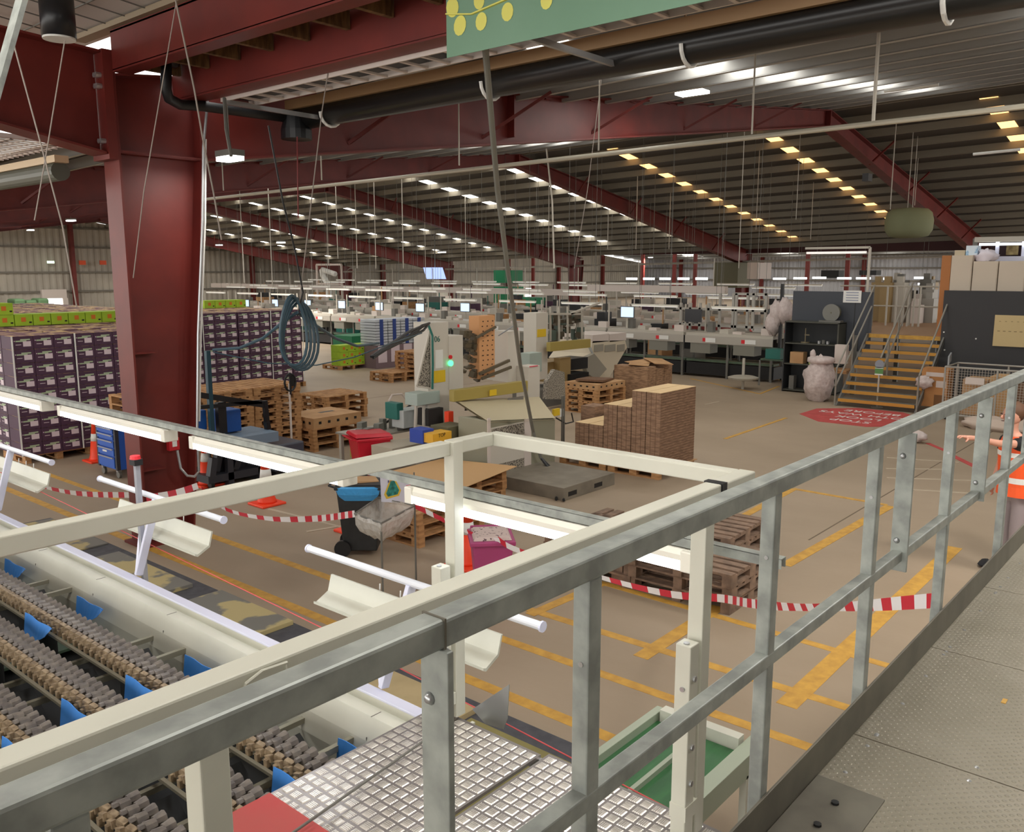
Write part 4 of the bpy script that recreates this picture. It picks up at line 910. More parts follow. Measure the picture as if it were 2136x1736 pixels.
for r in range(12):
    for c in range(3):
        x = a.x+.07+c*.13+.02*(r % 2); z = b.z+.06+r*.088; mb.box(x, x+.03 if r % 4 else x+.05, Ym+.046, Ym+.05, z, z+.02)
mb.build('punched_hole', M('hole_brown', srgb(70, 48, 34), .8), q)
mb = MB()
rl = random.Random(3)
for k in range(34):
    u = rl.uniform(966, 1000); v = rl.uniform(690, 790); a = aty(u, v, Ym+.15); mb.obox(a, (rl.uniform(.04, .14), .1, rl.uniform(.03, .12)), (rl.random()*.4, 0, rl.random()*.3), 0)
mb.bar(aty(1000, 780, Ym), aty(1062, 752, Ym), .05, .05).bar(aty(1005, 790, Ym-.05), aty(1066, 766, Ym-.05), .04, .05).bar(aty(993, 705, Ym), aty(1034, 682, Ym), .04, .04).bar(aty(1040, 700, Ym), aty(1078, 676, Ym), .02, .02, 1)
mb.build('mechanism', [M('mech_dark', srgb(98, 88, 70), .5), shiny], t)
mb = MB(); mb.bar(aty(942, 826, Ym-.4), aty(1096, 805, Ym-.4), .12, .2); mb.build('yellow_beam', ybe, t, bev=.01)
mb = MB(); facebox(mb, 1022, 812, 1036, 824, Ym-.52, .01); mb.build('warning_label', M('label_yellow', srgb(226, 190, 40), .5), t)
MB().box(aty(905, 0, Ym-.005).x if False else aty(905, 775, Ym-.004).x, aty(929, 775, Ym-.004).x, Ym-.004, Ym, aty(915, 798, Ym).z, aty(915, 773, Ym).z).build('warning_label', MATS['label_yellow'], t)
MB().box(aty(908, 730, Ym-.004).x, aty(924, 730, Ym-.004).x, Ym-.004, Ym, aty(915, 768, Ym).z, aty(915, 730, Ym).z).build('white_notice', ywhite, t)
q = aty(912, 708, Ym-.006); text('06', .14, q, (math.pi/2, 0, 0), tealm, t, name='machine_number')
q = aty(940, 745, Ym-.04); sb = MB().cyl((q.x, Ym-.05, q.z), (q.x, Ym-.02, q.z), .035, n=12).build('red_button', M('button_red', (0, 0, 0)), t)
q = aty(940, 758, Ym-.04); MB().cyl((q.x, Ym-.06, q.z), (q.x, Ym-.02, q.z), .05, n=14).build('green_light', M('lit_green', (.1, .8, .3), .4, emit=(.1, 1, .35), estr=1.6), t)
mb = MB(); Ye = 9.0
mb.prism([(aty(1018, 940, Ye).x, .12), (aty(1158, 940, Ye).x, .12), (aty(1158, 880, Ye).x, aty(1158, 874, Ye).z), (aty(1018, 880, Ye).x, aty(1018, 878, Ye).z)], 'y', Ye, Ye+.65, 0)
mb.build('lower_cabinet', mgg, t, bev=.01)
mb = MB(); z1 = aty(1000, 868, Ye).z; a = aty(1016, 878, Ye-.02); b = aty(1158, 872, Ye-.02); c = aty(948, 834, Ye+1.3); d = aty(1125, 828, Ye+1.3)
mb.face([a, b, d, c]).face([a+Vector((0, 0, -.03)), c+Vector((0, 0, -.03)), d+Vector((0, 0, -.03)), b+Vector((0, 0, -.03))]); mb.build('sloping_cover', M('cover_beige', srgb(196, 184, 152), .5), t)
for (l, tt, r, b_) in ((1026, 882, 1094, 905), (1024, 955, 1094, 985)):
    facebox(MB(), l, tt, r, b_, Ye-.008, .008).build('perforated_door', perf, t)
facebox(MB(), 1018, 876, 1108, 985, Ye-.004, .004).build('pale_front', mg, t); facebox(MB(), 1018, 872, 1024, 984, Ye-.015, .015).build('door_frame', pinkw, t); facebox(MB(), 1094, 872, 1108, 984, Ye-.012, .012).build('door_frame', pinkw, t)
for (l, tt, r, b_) in ((1060, 826, 1092, 842), (970, 838, 1000, 852)): facebox(MB(), l, tt, r, b_, Ye+1.15, .01).build('window_panel', M('smoked', srgb(120, 116, 110), .3), t)
mb = MB(); facebox(mb, 1102, 762, 1126, 846, 10.4, .3); mb.build('control_cabinet', mg, t, bev=.008)
facebox(MB(), 1105, 762, 1122, 764, 10.39, .01).build('red_print', M('red_print', (0, 0, 0)), t)
mb = MB(); q = aty(1152, 810, 11.5)
mb.prism([(aty(1132, 830, 11.5).x, aty(1132, 832, 11.5).z), (aty(1172, 832, 11.5).x, aty(1172, 832, 11.5).z), (aty(1170, 780, 11.5).x, aty(1170, 776, 11.5).z), (aty(1150, 770, 11.5).x, aty(1150, 770, 11.5).z), (aty(1134, 795, 11.5).x, aty(1134, 795, 11.5).z)], 'y', 11.4, 11.5)
mb.build('mesh_guard', perf, t)
for k, (u, v) in enumerate(((972, 975), (1100, 982), (1150, 968))):
    q = atz(u, v); MB().box(q.x-.04, q.x+.04, q.y+.02, q.y+.1, 0, .15).build('foot', greyd, t)
# left work table and small cabinets
t = thing('work_table', 'grey steel work table with pumps and cables beside the tray machine', 'table', (9.2, 11.0, 0))
zt = .78; MB().box(aty(722, 882, 11.6).x, aty(900, 900, 11.6).x, 11.1, 11.9, aty(800, 892, 11.6).z-.03, aty(800, 892, 11.6).z+.0).build('tabletop', M('steel_top', srgb(172, 168, 156), .4, .3), t)
zt = aty(800, 892, 11.6).z-.03
for x in (aty(726, 890, 11.6).x, aty(890, 890, 11.6).x):
    for y in (11.15, 11.8): MB().box(x, x+.06, y, y+.06, 0, zt).build('leg', grey, t)
mb = MB(); rl = random.Random(5)
for k in range(16): x = 9.2+rl.random()*1.6; mb.obox((x, 11.2+rl.random()*.4, zt+.1), (.08+rl.random()*.1, .1, .1+rl.random()*.14), (0, 0, rl.random()))
mb.build('pump', [M('mech_grey', srgb(120, 120, 112), .5)], t)
MB().tube([aty(765, 908, 11.4), aty(800, 885, 11.5), aty(835, 862, 11.6), aty(870, 834, 11.7)], .022).build('black_hose', blackm, t)
MB().tube([aty(812, 880, 12.2), aty(812, 835, 12.2), aty(818, 824, 12.2), aty(838, 822, 12.2), aty(850, 838, 12.2)], .02).build('pipe_loop', pinkw, t)
t = thing('control_box', 'grey green pump cabinet on the work table at the foot of the machine tower', 'cabinet', (9.7, 10.7, .9))
facebox(MB(), 842, 850, 890, 886, 10.9, .3).build('cabinet_body', M('pale_blue_grey', srgb(184, 190, 188), .5), t, bev=.01)
facebox(MB(), 828, 840, 842, 874, 11.0, .3).build('teal_cover', tealm, t, bev=.01)
facebox(MB(), 870, 815, 918, 840, 10.55, .3).build('upper_box', M('box_sage', srgb(168, 182, 174), .5), t, bev=.008)
facebox(MB(), 894, 850, 925, 884, 10.5, .3).build('open_front', M('dark_inside', srgb(40, 38, 36), .7), t)
MB().bar(aty(868, 845, 10.6), aty(866, 905, 10.6), .04, .04).bar(aty(884, 845, 10.6), aty(884, 888, 10.6), .04, .04).build('stand_post', grey, t)
tag(facebox(MB(), 882, 894, 905, 922, 9.8, .3).build('blue_box', M('box_blue', srgb(44, 72, 170), .5)), 'blue box of supplies at the end of the guard rail by the machine foot', 'box')
t = tag(facebox(MB(), 903, 899, 942, 918, 9.6, .25).build('yellow_box', M('box_yellow', srgb(230, 176, 54), .5)), 'yellow printed box beside the blue supplies box', 'box')
q = aty(922, 908, 9.595); text('TOP', .08, q, (math.pi/2, 0, 0), blackm, None, name='black_lettering').parent = t
tag(facebox(MB(), 935, 885, 975, 915, 9.7, .4).build('grey_box', M('olive_dark', srgb(100, 96, 72), .6)), 'olive dark box beneath the machine beam', 'box')
tag(facebox(MB(), 818, 922, 890, 950, 10.2, .5).build('bench_box', M('drab', srgb(176, 168, 150), .6)), 'drab grey box lying between the red bin and the yellow box', 'box')
p = atz(744, 952, .0); tag(MB().cyl((p.x, p.y, 0), (p.x, p.y, .16), .12, n=18).build('tape_roll', M('lime_tape', srgb(196, 202, 100), .5)), 'yellow green roll standing in front of the low pallet stack', 'roll')
tag(facebox(MB(), 936, 858, 946, 882, 10.2, .1).build('orange_bottle', orange), 'orange bottle at the foot of the machine tower', 'bottle')
# steel platform plate
t = thing('floor_platform', 'low dark steel platform with fork slots in front of the tray machine', 'platform', (10.6, 8.4, 0))
a, b = atz(1176, 1046), atz(1292, 1013)
MB().box(a.x, b.x, a.y, a.y+2.7, .0, .2).build('platform_body', M('platform_steel', srgb(136, 128, 114), .6, .1, srgb(120, 112, 100), 4), t, bev=.005)
L = b.x-a.x
for u in (.08, .58): MB().box(a.x+L*u, a.x+L*(u+.16), a.y-.003, a.y+.01, .05, .12).build('fork_slot', black, t)
t = thing('post_stand', 'thin black and steel post with yellow and white tags beside the tray machine', 'stand', (12.3, 9.3, 0))
q = atz(1172, 925); MB().cyl((q.x, q.y, 0), (q.x, q.y, .95), .02, n=8).cyl((q.x+.06, q.y, 0), (q.x+.06, q.y, .95), .02, n=8).build('post', greyd, t)
facebox(MB(), 1156, 852, 1168, 866, q.y, .05).build('yellow_tag', MATS['label_yellow'], t); facebox(MB(), 1168, 852, 1178, 868, q.y, .05).build('white_tag', ywhite, t)
MB().tube([aty(1160, 872, q.y), aty(1180, 884, q.y), aty(1196, 880, q.y), aty(1192, 862, q.y)], .015).build('hook', blackm, t)
# conduit pole from above to the machine plus cables
t = thing('conduit_pole', 'long leaning grey conduit pole running down from the green banner to the machine', 'conduit', (8.5, 7.6, 3))
a = aty(1012, 96, 5.0); b = aty(1038, 400, 6.2); c = aty(1085, 760, 7.9); d = aty(1112, 900, 8.8); e = aty(1128, 955, 8.85)
MB().tube([a, b, c, d, e], .028, n=10).build('pole', M('pole_dull', srgb(126, 126, 118), .5), t)
MB().tube([e, aty(1150, 985, 8.6), aty(1166, 1010, 8.2), atz(1160, 1042, .03)], .022).tube([e, aty(1158, 985, 8.6), aty(1176, 1015, 8.2), atz(1176, 1044, .03)], .022).build('black_hose', blackm, t)
# ================================================================ SECOND MACHINE AND HOPPER
Y2 = 13.4
t = thing('carton_machine', 'second pale machine with yellow label and yellow beam before the steel hopper', 'machine', (15.5, 13.4, 0))
facebox(MB(), 1118, 652, 1142, 790, Y2, .4).build('tower', mg, t)
facebox(MB(), 1121, 686, 1139, 702, Y2-.01, .01).build('warning_label', MATS['label_yellow'], t)
mb = MB(); rl = random.Random(9)
for k in range(60):
    a = aty(rl.uniform(1146, 1212), rl.uniform(655, 712), Y2+.2+rl.random()*.5); mb.obox(a, (rl.uniform(.06, .25), .1, rl.uniform(.04, .3)), (0, 0, 0), rl.choice((0, 0, 1, 2)))
mb.build('mechanism', [M('mech_brown', srgb(96, 86, 70), .5), grey, M('mech_green', srgb(84, 98, 88), .5)], t)
mb = MB()
for u in (1148, 1166, 1184, 1214): mb.bar(aty(u, 640, Y2+.1), aty(u, 712, Y2+.1), .04, .04)
mb.bar(aty(1190, 655, Y2), aty(1250, 632, Y2), .05, .05).bar(aty(1146, 655, Y2), aty(1216, 655, Y2), .05, .05); build_each(mb, 'frame_post', grey, t)
MB().bar(aty(1144, 724, Y2-.2), aty(1228, 716, Y2-.2), .12, .22).build('yellow_beam', ybe, t)
mb = MB(); facebox(mb, 1142, 750, 1190, 790, Y2+.2, .6); facebox(mb, 1168, 745, 1190, 800, Y2, .2); mb.build('lower_body', [M('tan_olive', srgb(160, 134, 88), .5)], t)
mb = MB(); facebox(mb, 1190, 745, 1226, 768, Y2+.2, .6); facebox(mb, 1190, 776, 1228, 800, Y2-.1, .5); build_each(mb, 'black_base', blackm, t)
MB().box(aty(1120, 850, Y2).x, aty(1228, 800, Y2).x, Y2, Y2+.8, 0, .45).build('plinth', greyd, t)
facebox(MB(), 1105, 735, 1130, 775, Y2-.3, .3).build('side_box', M('box_sage', (0, 0, 0)), t)
t = thing('hopper', 'grey steel tipping hopper with square windows beyond the four high pallet stack', 'hopper', (20.0, 14.2, 0))
Yh = 14.0
P = [aty(u, v, Yh) for u, v in ((1236, 712), (1304, 710), (1308, 725), (1272, 786), (1240, 790), (1222, 752), (1232, 738))]
MB().prism([(q.x, q.z) for q in P], 'y', Yh, Yh+1.3).build('hopper_body', M('hopper_grey', srgb(214, 202, 178), .5), t)
P = [aty(u, v, Yh-.15) for u, v in ((1218, 748), (1240, 738), (1266, 770), (1246, 792), (1226, 780))]
MB().prism([(q.x, q.z) for q in P], 'y', Yh-.15, Yh-.01).build('side_flap', M('hopper_dark', srgb(156, 150, 136), .5), t)
for (l, r) in ((1240, 1259), (1262, 1284), (1288, 1303)): facebox(MB(), l, 718, r, 732, Yh-.02, .02).build('window_panel', MATS['hopper_dark'], t)
mb = MB(); facebox(mb, 1236, 696, 1270, 712, Yh, 1.2); facebox(mb, 1272, 694, 1306, 710, Yh, 1.2); build_each(mb, 'top_guard', pinkw, t)
for u in (1284, 1240): 
    q = aty(u, 790, Yh+.2); MB().box(q.x-.03, q.x+.03, Yh+.2, Yh+.26, 0, q.z+.3).build('leg', blackm, t)
mb = MB(); mb.bar(aty(1226, 715, Yh), aty(1236, 740, Yh), .05, .05); mb.build('arm', shiny, t)
# ================================================================ PACKING LINES
def make_bench():
    t = thing('packing_bench', '', 'packing bench', (0, 0, 0))
    L = 3.0
    MB().box(0, 1.0, -L/2+.02, L/2-.02, 1.32, 1.42).build('bench_top', grey, t, local=True)
    mb = MB(); mb.box(-.04, 0, -L/2+.01, L/2-.01, 1.1, 1.34, 0); mb.box(-.06, -.04, -.95, -.6, 1.15, 1.28, 1).box(-.06, -.04, -.6, -.48, 1.16, 1.27, 2).box(-.06, -.04, .75, .85, 1.16, 1.27, 2).box(-.06, -.04, .4, .75, 1.14, 1.28, 1)
    mb.build('fascia', [M('fascia_grey', srgb(176, 170, 160), .5), ywhite, M('button_red', (0, 0, 0))], t, local=True)
    mb = MB(); mb.box(-.02, .5, -.9, -.2, .78, 1.1).box(-.02, .5, .6, 1.3, .78, 1.1); build_each(mb, 'drop_box', M('drop_grey', srgb(130, 128, 118), .5), t, local=True)
    mb = MB(); mb.box(.1, .5, -L/2, L/2, .5, .56); mb.build('lower_belt', greenb, t, local=True)
    for y in (-1.45, .0):
        MB().box(.05, .11, y, y+.06, 0, 1.1).build('leg', greyd, t, local=True); MB().box(.85, .91, y, y+.06, 0, 1.3).build('leg', greyd, t, local=True)
    MB().box(.12, .84, -L/2, L/2, .08, .46).build('underside_shade', blackm, t, local=True)  # black block stands in for the shade under the bench
    mb = MB(); mb.box(.3, .5, -1.3, -.95, 1.42, 1.62, 0).box(.2, .6, .1, .4, 1.42, 1.55, 1).box(.5, .7, .8, 1.0, 1.42, 1.75, 2).box(.1, .35, -.4, -.1, 1.42, 1.5, 0)
    mb.box(.6, .64, -1.2, -1.16, 1.42, 2.3, 1).box(.6, .64, 1.1, 1.14, 1.42, 2.3, 1)
    mb.build('fittings', [pinkw, grey, greyd], t, local=True)
    return t
def make_monitor():
    t = thing('screen_terminal', '', 'monitor', (0, 0, 0))
    MB().box(0, .05, -.28, .28, 0, .4).build('casing', greyd, t, local=True)
    MB().box(-.004, 0, -.25, .25, .03, .37).build('lit_screen', screen, t, local=True)
    MB().box(.01, .04, -.02, .02, -1.95, 0).build('stem', grey, t, local=True)
    return t
def make_tube():
    t = thing('strip_light', '', 'light', (0, 0, 0))
    MB().box(-.05, .05, -.9, .9, 0, .06).build('housing', battenw, t, local=True); MB().box(-.045, .045, -.88, .88, -.02, 0).build('lit_tube', M('lit_tube_far', (1, 1, 1), .4, emit=(1, .95, .86), estr=.35), t, local=True)
    mb = MB()
    for y in (-.6, .6): mb.box(-.005, .005, y-.005, y+.005, .02, 3.0)
    mb.build('hanger', greyd, t, local=True)
    return t
bench0 = make_bench(); mon0 = make_monitor(); tub0 = make_tube()
used = {'b': 0, 'm': 0, 't': 0}
def put(base, key, pos, lab, grp, rz=0):
    if used[key] == 0: base.location = pos; base.rotation_euler = (0, 0, rz); base['label'] = lab; base['group'] = grp
    else: base = dup(base, pos, rz, lab, grp)
    used[key] += 1
    if key == 't':
        for ch in base.children:
            if ch.name.startswith('hanger'): ch.scale.z = ((zfar(pos[0], pos[1]) if pos[0] > 26.5 else znear(pos[0], pos[1]))-.03-pos[2])/3.0
LINES = [(25.2, 12.6, 11), (30.5, 13.5, 12), (36.0, 15.0, 12)]
RN = ['front', 'second', 'third']
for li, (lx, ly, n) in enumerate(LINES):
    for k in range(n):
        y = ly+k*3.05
        put(bench0, 'b', (lx, y, .0), 'grey packing bench over dark shaded gap, %s line, %s from the stairs end' % (RN[li], ORD[k]), 'benches of the %s packing line' % RN[li])
        put(tub0, 't', (lx+.6, y, 2.2+.28*li), 'strip light hung over the %s packing line, %s from the stairs end' % (RN[li], ORD[k]), 'strip lights over the packing lines')
        if li < 2: put(tub0, 't', (lx+2.6, y+1.2, 2.45+.25*li), 'strip light hung behind the %s packing line, %s from the stairs end' % (RN[li], ORD[k]), 'strip lights over the packing lines')
for k, (u, v) in enumerate(((514, 632), (574, 632), (642, 634), (713, 636), (791, 640), (876, 643), (970, 643))):
    p = atx(u, v+8, 27.6); put(mon0, 'm', (27.6, p.y, p.z), 'pale blue screen above the packing line, %s from the red column' % ORD[k], 'lit screens of the packing line')
p = atx(1308, 662, 25.6); put(mon0, 'm', (25.6, p.y, p.z-.02), 'pale blue screen on the front packing line beyond the hopper', 'lit screens of the packing line')
p = atx(1445, 672, 25.6); t = thing('dark_screen', 'switched off dark screen on the front packing line', 'monitor', (25.6, p.y, p.z))
MB().box(25.6, 25.66, p.y-.3, p.y+.3, p.z, p.z+.42).build('casing', M('off_screen', srgb(50, 50, 54), .3), t); MB().box(25.62, 25.65, p.y-.03, p.y+.03, p.z-.1, p.z).build('stem', greyd, t)
# long pale service beams above the lines
def servbeam(u0, v0, u1, v1, X, h, lab, m=pinkw):
    a = atx(u0, v0, X); b = atx(u1, v1, X); z = a.z
    t = thing('service_beam', lab, 'beam', (X, b.y, z), group='long pale service beams over the packing lines')
    MB().box(X, X+.25, b.y, a.y, z-h, z).build('beam', m, t)
    mb = MB(); y = b.y+.5
    while y < a.y: mb.box(X+.1, X+.13, y, y+.03, z, z+1.0); y += 3.2
    mb.build('hanger', grey, t)
servbeam(440, 591, 1222, 591, 33, .28, 'long pale beam over the packing lines beside the dark red column')
servbeam(1225, 594, 1512, 598, 29, .25, 'pale beam under the bright lights above the front packing line')
for k, u in enumerate((1316, 1352, 1386, 1424, 1462)):
    a = atx(u, 584, 34); o_ = tag(MB().box(34, 34.12, a.y-.26, a.y+.26, a.z, a.z+.1).build('bright_tube', M('lit_cool', (1, 1, 1), .4, emit=(.92, .97, 1), estr=2.5)), 'bright cool tube in the row above the pale beam, %s along' % ORD[k], 'light', 'bright cool tubes over the far lines'); MB().box(34.055, 34.065, a.y-.005, a.y+.005, a.z+.1, zfar(34, a.y)).build('hanger', greyd, o_)
for k, (u, v) in enumerate(((1625, 582), (1668, 581), (1708, 580), (1760, 581), (1800, 581), (1845, 582), (1922, 580), (1930, 593))):
    a = atx(u, v, 40); o_ = tag(MB().box(40, 40.12, a.y-.3, a.y+.3, a.z-.04, a.z+.05).build('bright_tube', MATS['lit_cool']), 'bright cool tube beyond the stair platform, %s along' % ORD[k], 'light', 'bright cool tubes beyond the stairs'); MB().box(40.055, 40.065, a.y-.005, a.y+.005, a.z+.05, zfar(40, a.y)).build('hanger', greyd, o_)
# gantry frames of the sizer line on the far side
mb = MB(); 
t = thing('guard_cage', 'grey framed guard cage on the packing line beside the white sacks', 'guard frame', (26.3, 12, 1.4))
for u in (1420, 1440, 1460, 1478, 1502, 1530, 1536, 1560, 1572, 1598):
    a, b = atx(u, 612 if u > 1500 else 632, 26.3), atx(u, 690, 26.3); mb.box(26.3, 26.37, a.y-.04, a.y+.04, b.z, a.z)
for v in (613, 643, 676):
    a, b = atx(1532 if v < 640 else 1410, v, 26.3), atx(1600, v, 26.3); mb.box(26.3, 26.37, b.y, a.y, a.z-.04, a.z+.04)
mb.build('cage_bars', M('cage_grey', srgb(170, 166, 158), .5), t)
mb = MB(); a = atx(1402, 685, 26.5); b = atx(1515, 690, 26.5); mb.box(26.5, 27, b.y, a.y, b.z, b.z+.1); mb.build('red_board', M('red_board', srgb(150, 60, 56), .6), t)
# background clutter: machines, racks and stacks behind the lines
rl = random.Random(21)
bgm = [grey, greyd, pinkw, blackm, card, tealm, wood, purple, M('cage_grey', (0, 0, 0))]
mname = ['grey machine casing', 'dark machine casing', 'pale cabinet', 'black cabinet', 'brown carton pile', 'green crate pile', 'wooden crate', 'purple carton pile', 'light grey frame unit']
for k in range(64):
    u = 435+k*18.6+rl.uniform(-4, 4); X = rl.choice((28.8, 33.6, 34.2, 39.5, 43)); a = atx(u, 660, X)
    if a.y > 60 or a.y < 11.5: continue
    h = rl.uniform(1.5, 2.35); w_ = rl.uniform(.5, 1.1); i = rl.choice((0, 0, 1, 2, 3, 3, 4, 5, 6, 7, 8, 8))
    mb = MB(); mb.box(X, X+.8, a.y-w_/2, a.y+w_/2, .02, h*.72, 0).box(X+.1, X+.6, a.y-w_/2+.1, a.y+w_/2-.05, h*.72, h*.85, 1).box(X+.2, X+.24, a.y-w_/3, a.y-w_/3+.04, h*.85, h+.3, 0).box(X-.01, X, a.y-w_/4, a.y+w_/4, h*.3, h*.6, 1)
    tag(mb.build('line_equipment', [bgm[i], rl.choice((greyd, grey, blackm))]), '%s behind the packing lines, %s' % (mname[i], '%s from the red column' % ORD[k] if k < 20 else ('%s past the tray machine' % ORD[(k-20) % 20] if k < 40 else '%s towards the stairs' % ORD[(k-40) % 20])), 'equipment', 'clutter behind the packing lines')
# robot, TV, green containers, shelter etc.
p0, p1 = atx(890, 582, 38), atx(928, 558, 38)
t = thing('hanging_tv', 'tilted blue screen hanging above the packing lines', 'screen', (38, p0.y, p0.z))
MB().hexa([(38.0, p1.y, p0.z), (38.1, p1.y, p0.z), (38.1, p0.y, p0.z), (38.0, p0.y, p0.z), (37.7, p1.y, p1.z), (37.8, p1.y, p1.z), (37.8, p0.y, p1.z), (37.7, p0.y, p1.z)]).build('lit_screen', M('lit_tv', (.3, .4, .8), .4, emit=(.42, .55, 1), estr=.9), t)
MB().box(37.95, 38.0, (p0.y+p1.y)/2, (p0.y+p1.y)/2+.05, p1.z, 7.2).build('hanger', greyd, t)
MB().hexa([(37.985-.01, p1.y+.05, p0.z+.3), (37.985, p1.y+.05, p0.z+.3), (37.985, p1.y+.3, p0.z+.3), (37.975, p1.y+.3, p0.z+.3), (37.87, p1.y+.05, p0.z+.6), (37.88, p1.y+.05, p0.z+.6), (37.88, p1.y+.3, p0.z+.6), (37.87, p1.y+.3, p0.z+.6)]).build('yellow_patch', MATS['label_yellow'], t)
for k, (l, tt, r, b_, X, m_, lab) in enumerate(((1030, 564, 1068, 590, 60, 'green_crate', 'tall green container block by the far wall'), (1030, 598, 1070, 612, 60, 'green_crate', 'lower green container by the far wall'), (1075, 620, 1132, 634, 45, 'green_crate', 'green bulk bins beyond the yellow topped post'), (1487, 548, 1540, 600, 45, 'olive_dark', 'drab green plant room box above the packing lines'), (1558, 548, 1582, 582, 40, 'off_white', 'pale printed board beside the dark red far column'), (0, 0, 0, 0, 0, '', ''))):
    if not m_: continue
    mb = MB(); fbx(mb, l, tt, r, b_, X, 1.5); o = mb.build('container', MATS[m_])
    zz = min(v.co.z for v in o.data.vertices); 
    for v in o.data.vertices:
        if v.co.z < zz+.01 and k in (1, 2, 5): v.co.z = 0
    tag(o, lab, 'container')
t = thing('robot_cell', 'white arm machine inside a pale framed cell above the packing lines', 'machine', (40, 38, 3.3))
mb = MB(); a, b = atx(662, 592, 40), atx(712, 552, 40)
mb.bar((40, a.y, a.z), (40, a.y, b.z), .12, .12).bar((40, b.y, a.z), (40, b.y, b.z), .12, .12).bar((40, a.y, b.z), (40, b.y, b.z), .14, .14).bar((40, a.y, a.z), (40, b.y, a.z), .1, .1)
mb.bar((40, a.y, a.z), (40, a.y, 0), .12, .12).bar((40, b.y, a.z), (40, b.y, 0), .12, .12); mb.build('cell_frame', pinkw, t)
mb = MB(); mb.tube([atx(672, 562, 40.3), atx(674, 575, 40.3), atx(682, 590, 40.3), atx(686, 605, 40.3), atx(686, 620, 40.3)], .22).tube([atx(672, 562, 40.3), atx(700, 572, 40.3)], .18); mb.build('arm', ywhite, t)
MB().box(40.2, 41, b.y+.4, a.y-.4, 0, .3).build('plinth', greyd, t)
# ================================================================ STAIRS, PLATFORM, SHELF, BLACK WALL
PZ = 1.72
t = thing('raised_platform', 'raised timber platform reached by the yellow edged stairs', 'platform', (26, 8, 0))
MB().box(24.1, 33, 6.1, 8.0, PZ-.08, PZ).box(24.42, 33, 8.0, 10.3, PZ-.08, PZ).build('deck', M('deck_wood', srgb(176, 146, 120), .7), t)
MB().box(24.08, 24.12, 6.1, 8.0, PZ-.1, PZ-.0).build('nosing', yellow, t)
MB().box(24.42, 24.46, 8.0, 10.3, PZ-.28, PZ-.08).build('edge_beam', greyd, t)
for x in (24.3, 28, 32.6):
    for y in (6.3, 8.3, 10.1): MB().box(x, x+.12, y, y+.12, 0, PZ-.08).build('leg', greyd, t)
t = thing('staircase', 'open steel staircase with eight yellow nosed treads up to the platform', 'staircase', (22.1, 6.1, 0))
ys0, ys1 = 6.05, 7.95; sx0, sx1 = 22.05, 24.1; n = 9
nosem = M('tread_nosing', srgb(196, 142, 56), .6); trm = M('tread_grey', srgb(118, 114, 104), .6, .2)
for k in range(1, n):
    x = sx0+(sx1-sx0)*(k-1)/(n-1); z = PZ*k/n
    tr_ = MB().box(x, x+.26, ys0+.03, ys1-.03, z-.03, z).build('tread', trm, t); MB().box(x-.012, x+.012, ys0+.03, ys1-.03, z-.075, z+.002).build('nosing', nosem, tr_)
for y in (ys0, ys1):
    MB().hexa([(sx0-.05, y-.02, .02), (sx0+.2, y-.02, .02), (sx0+.2, y+.02, .02), (sx0-.05, y+.02, .02), (sx1-.1, y-.02, PZ), (sx1+.1, y-.02, PZ), (sx1+.1, y+.02, PZ), (sx1-.1, y+.02, PZ)]).build('stringer', greyd, t)
stp = (PZ)/(sx1-sx0)
def hrail(y, x0, x1, m=M('rail_mid', srgb(150, 146, 136), .5, .2), hs=(.5, .95), posts=(), nm='handrail'):
    mb = MB()
    for h in hs: mb.cyl((x0, y, (x0-sx0)*stp+h), (x1, y, (x1-sx0)*stp+h), .022, n=8)
    for x in posts: mb.cyl((x, y, max(0, (x-sx0)*stp-.1)), (x, y, (x-sx0)*stp+max(hs)), .022, n=8)
    mb.build(nm, m, t)
hrail(8.0, sx0-.02, sx1+.4, posts=(sx0, 23.1, sx1+.35)); hrail(7.05, sx0+.35, sx1+.5, posts=(sx0+.9, sx0+1.6, sx1+.4)); hrail(6.03, sx0, sx1, hs=(.9,), posts=(sx0,))
# platform guard panels and rails
t = thing('board_panel', 'dark grey guard board on the platform above the black shelf', 'panel', (24.4, 9, PZ))
a, b = atx(1655, 607, 24.35), atx(1822, 607, 24.35)
MB().box(24.35, 24.4, b.y, a.y, 1.2, a.z).build('board', M('board_bluegrey', srgb(66, 70, 78), .6), t)
MB().box(24.345, 24.35, b.y+.45, b.y+.47, 1.2, a.z).build('joint', black, t)
a, b = atx(1760, 606, 24.33), atx(1796, 632, 24.33); tag(MB().box(24.32, 24.335, b.y, a.y, b.z, a.z).build('white_notice', ywhite), 'white notice with small print fixed on the dark grey guard board', 'notice')
q0, q1 = atx(1765, 612, 24.31), atx(1790, 628, 24.31)
mb = MB()
for k in range(4): mb.box(24.315, 24.32, q1.y, q0.y, q1.z+k*.07, q1.z+k*.07+.025)
mb.build('small_print', M('faded_print', srgb(150, 156, 176), .6), bpy.data.objects['white_notice'])
t = thing('portal_post', 'tall grey post and strip light frame standing over the stair head', 'light frame', (24.5, 8.2, PZ))
a = atx(1815, 516, 24.5); b = atx(1680, 520, 24.5)
MB().box(24.48, 24.54, a.y-.03, a.y+.03, PZ, a.z).box(24.48, 24.54, a.y, b.y, a.z-.03, a.z+.03).build('post_frame', grey, t)
MB().box(24.46, 24.56, a.y+.1, b.y-.05, a.z-.16, a.z-.1).build('lit_tube', M('lit_tube_far', (0, 0, 0)), t)
t = thing('platform_rails', 'grey tubular guard rails and gates at the back of the platform', 'guard rail', (27, 8, PZ))
mb = MB()
for u in (1853, 1872, 1888, 1898, 1910, 1922):
    a = atx(u, 590, 28); mb.cyl((28, a.y, PZ), (28, a.y, PZ+1.2), .03, n=8)
for h in (.6, 1.2): mb.cyl((28, 6.2, PZ+h), (28, 10.2, PZ+h), .025, n=8)
mb.build('rail', grey, t)
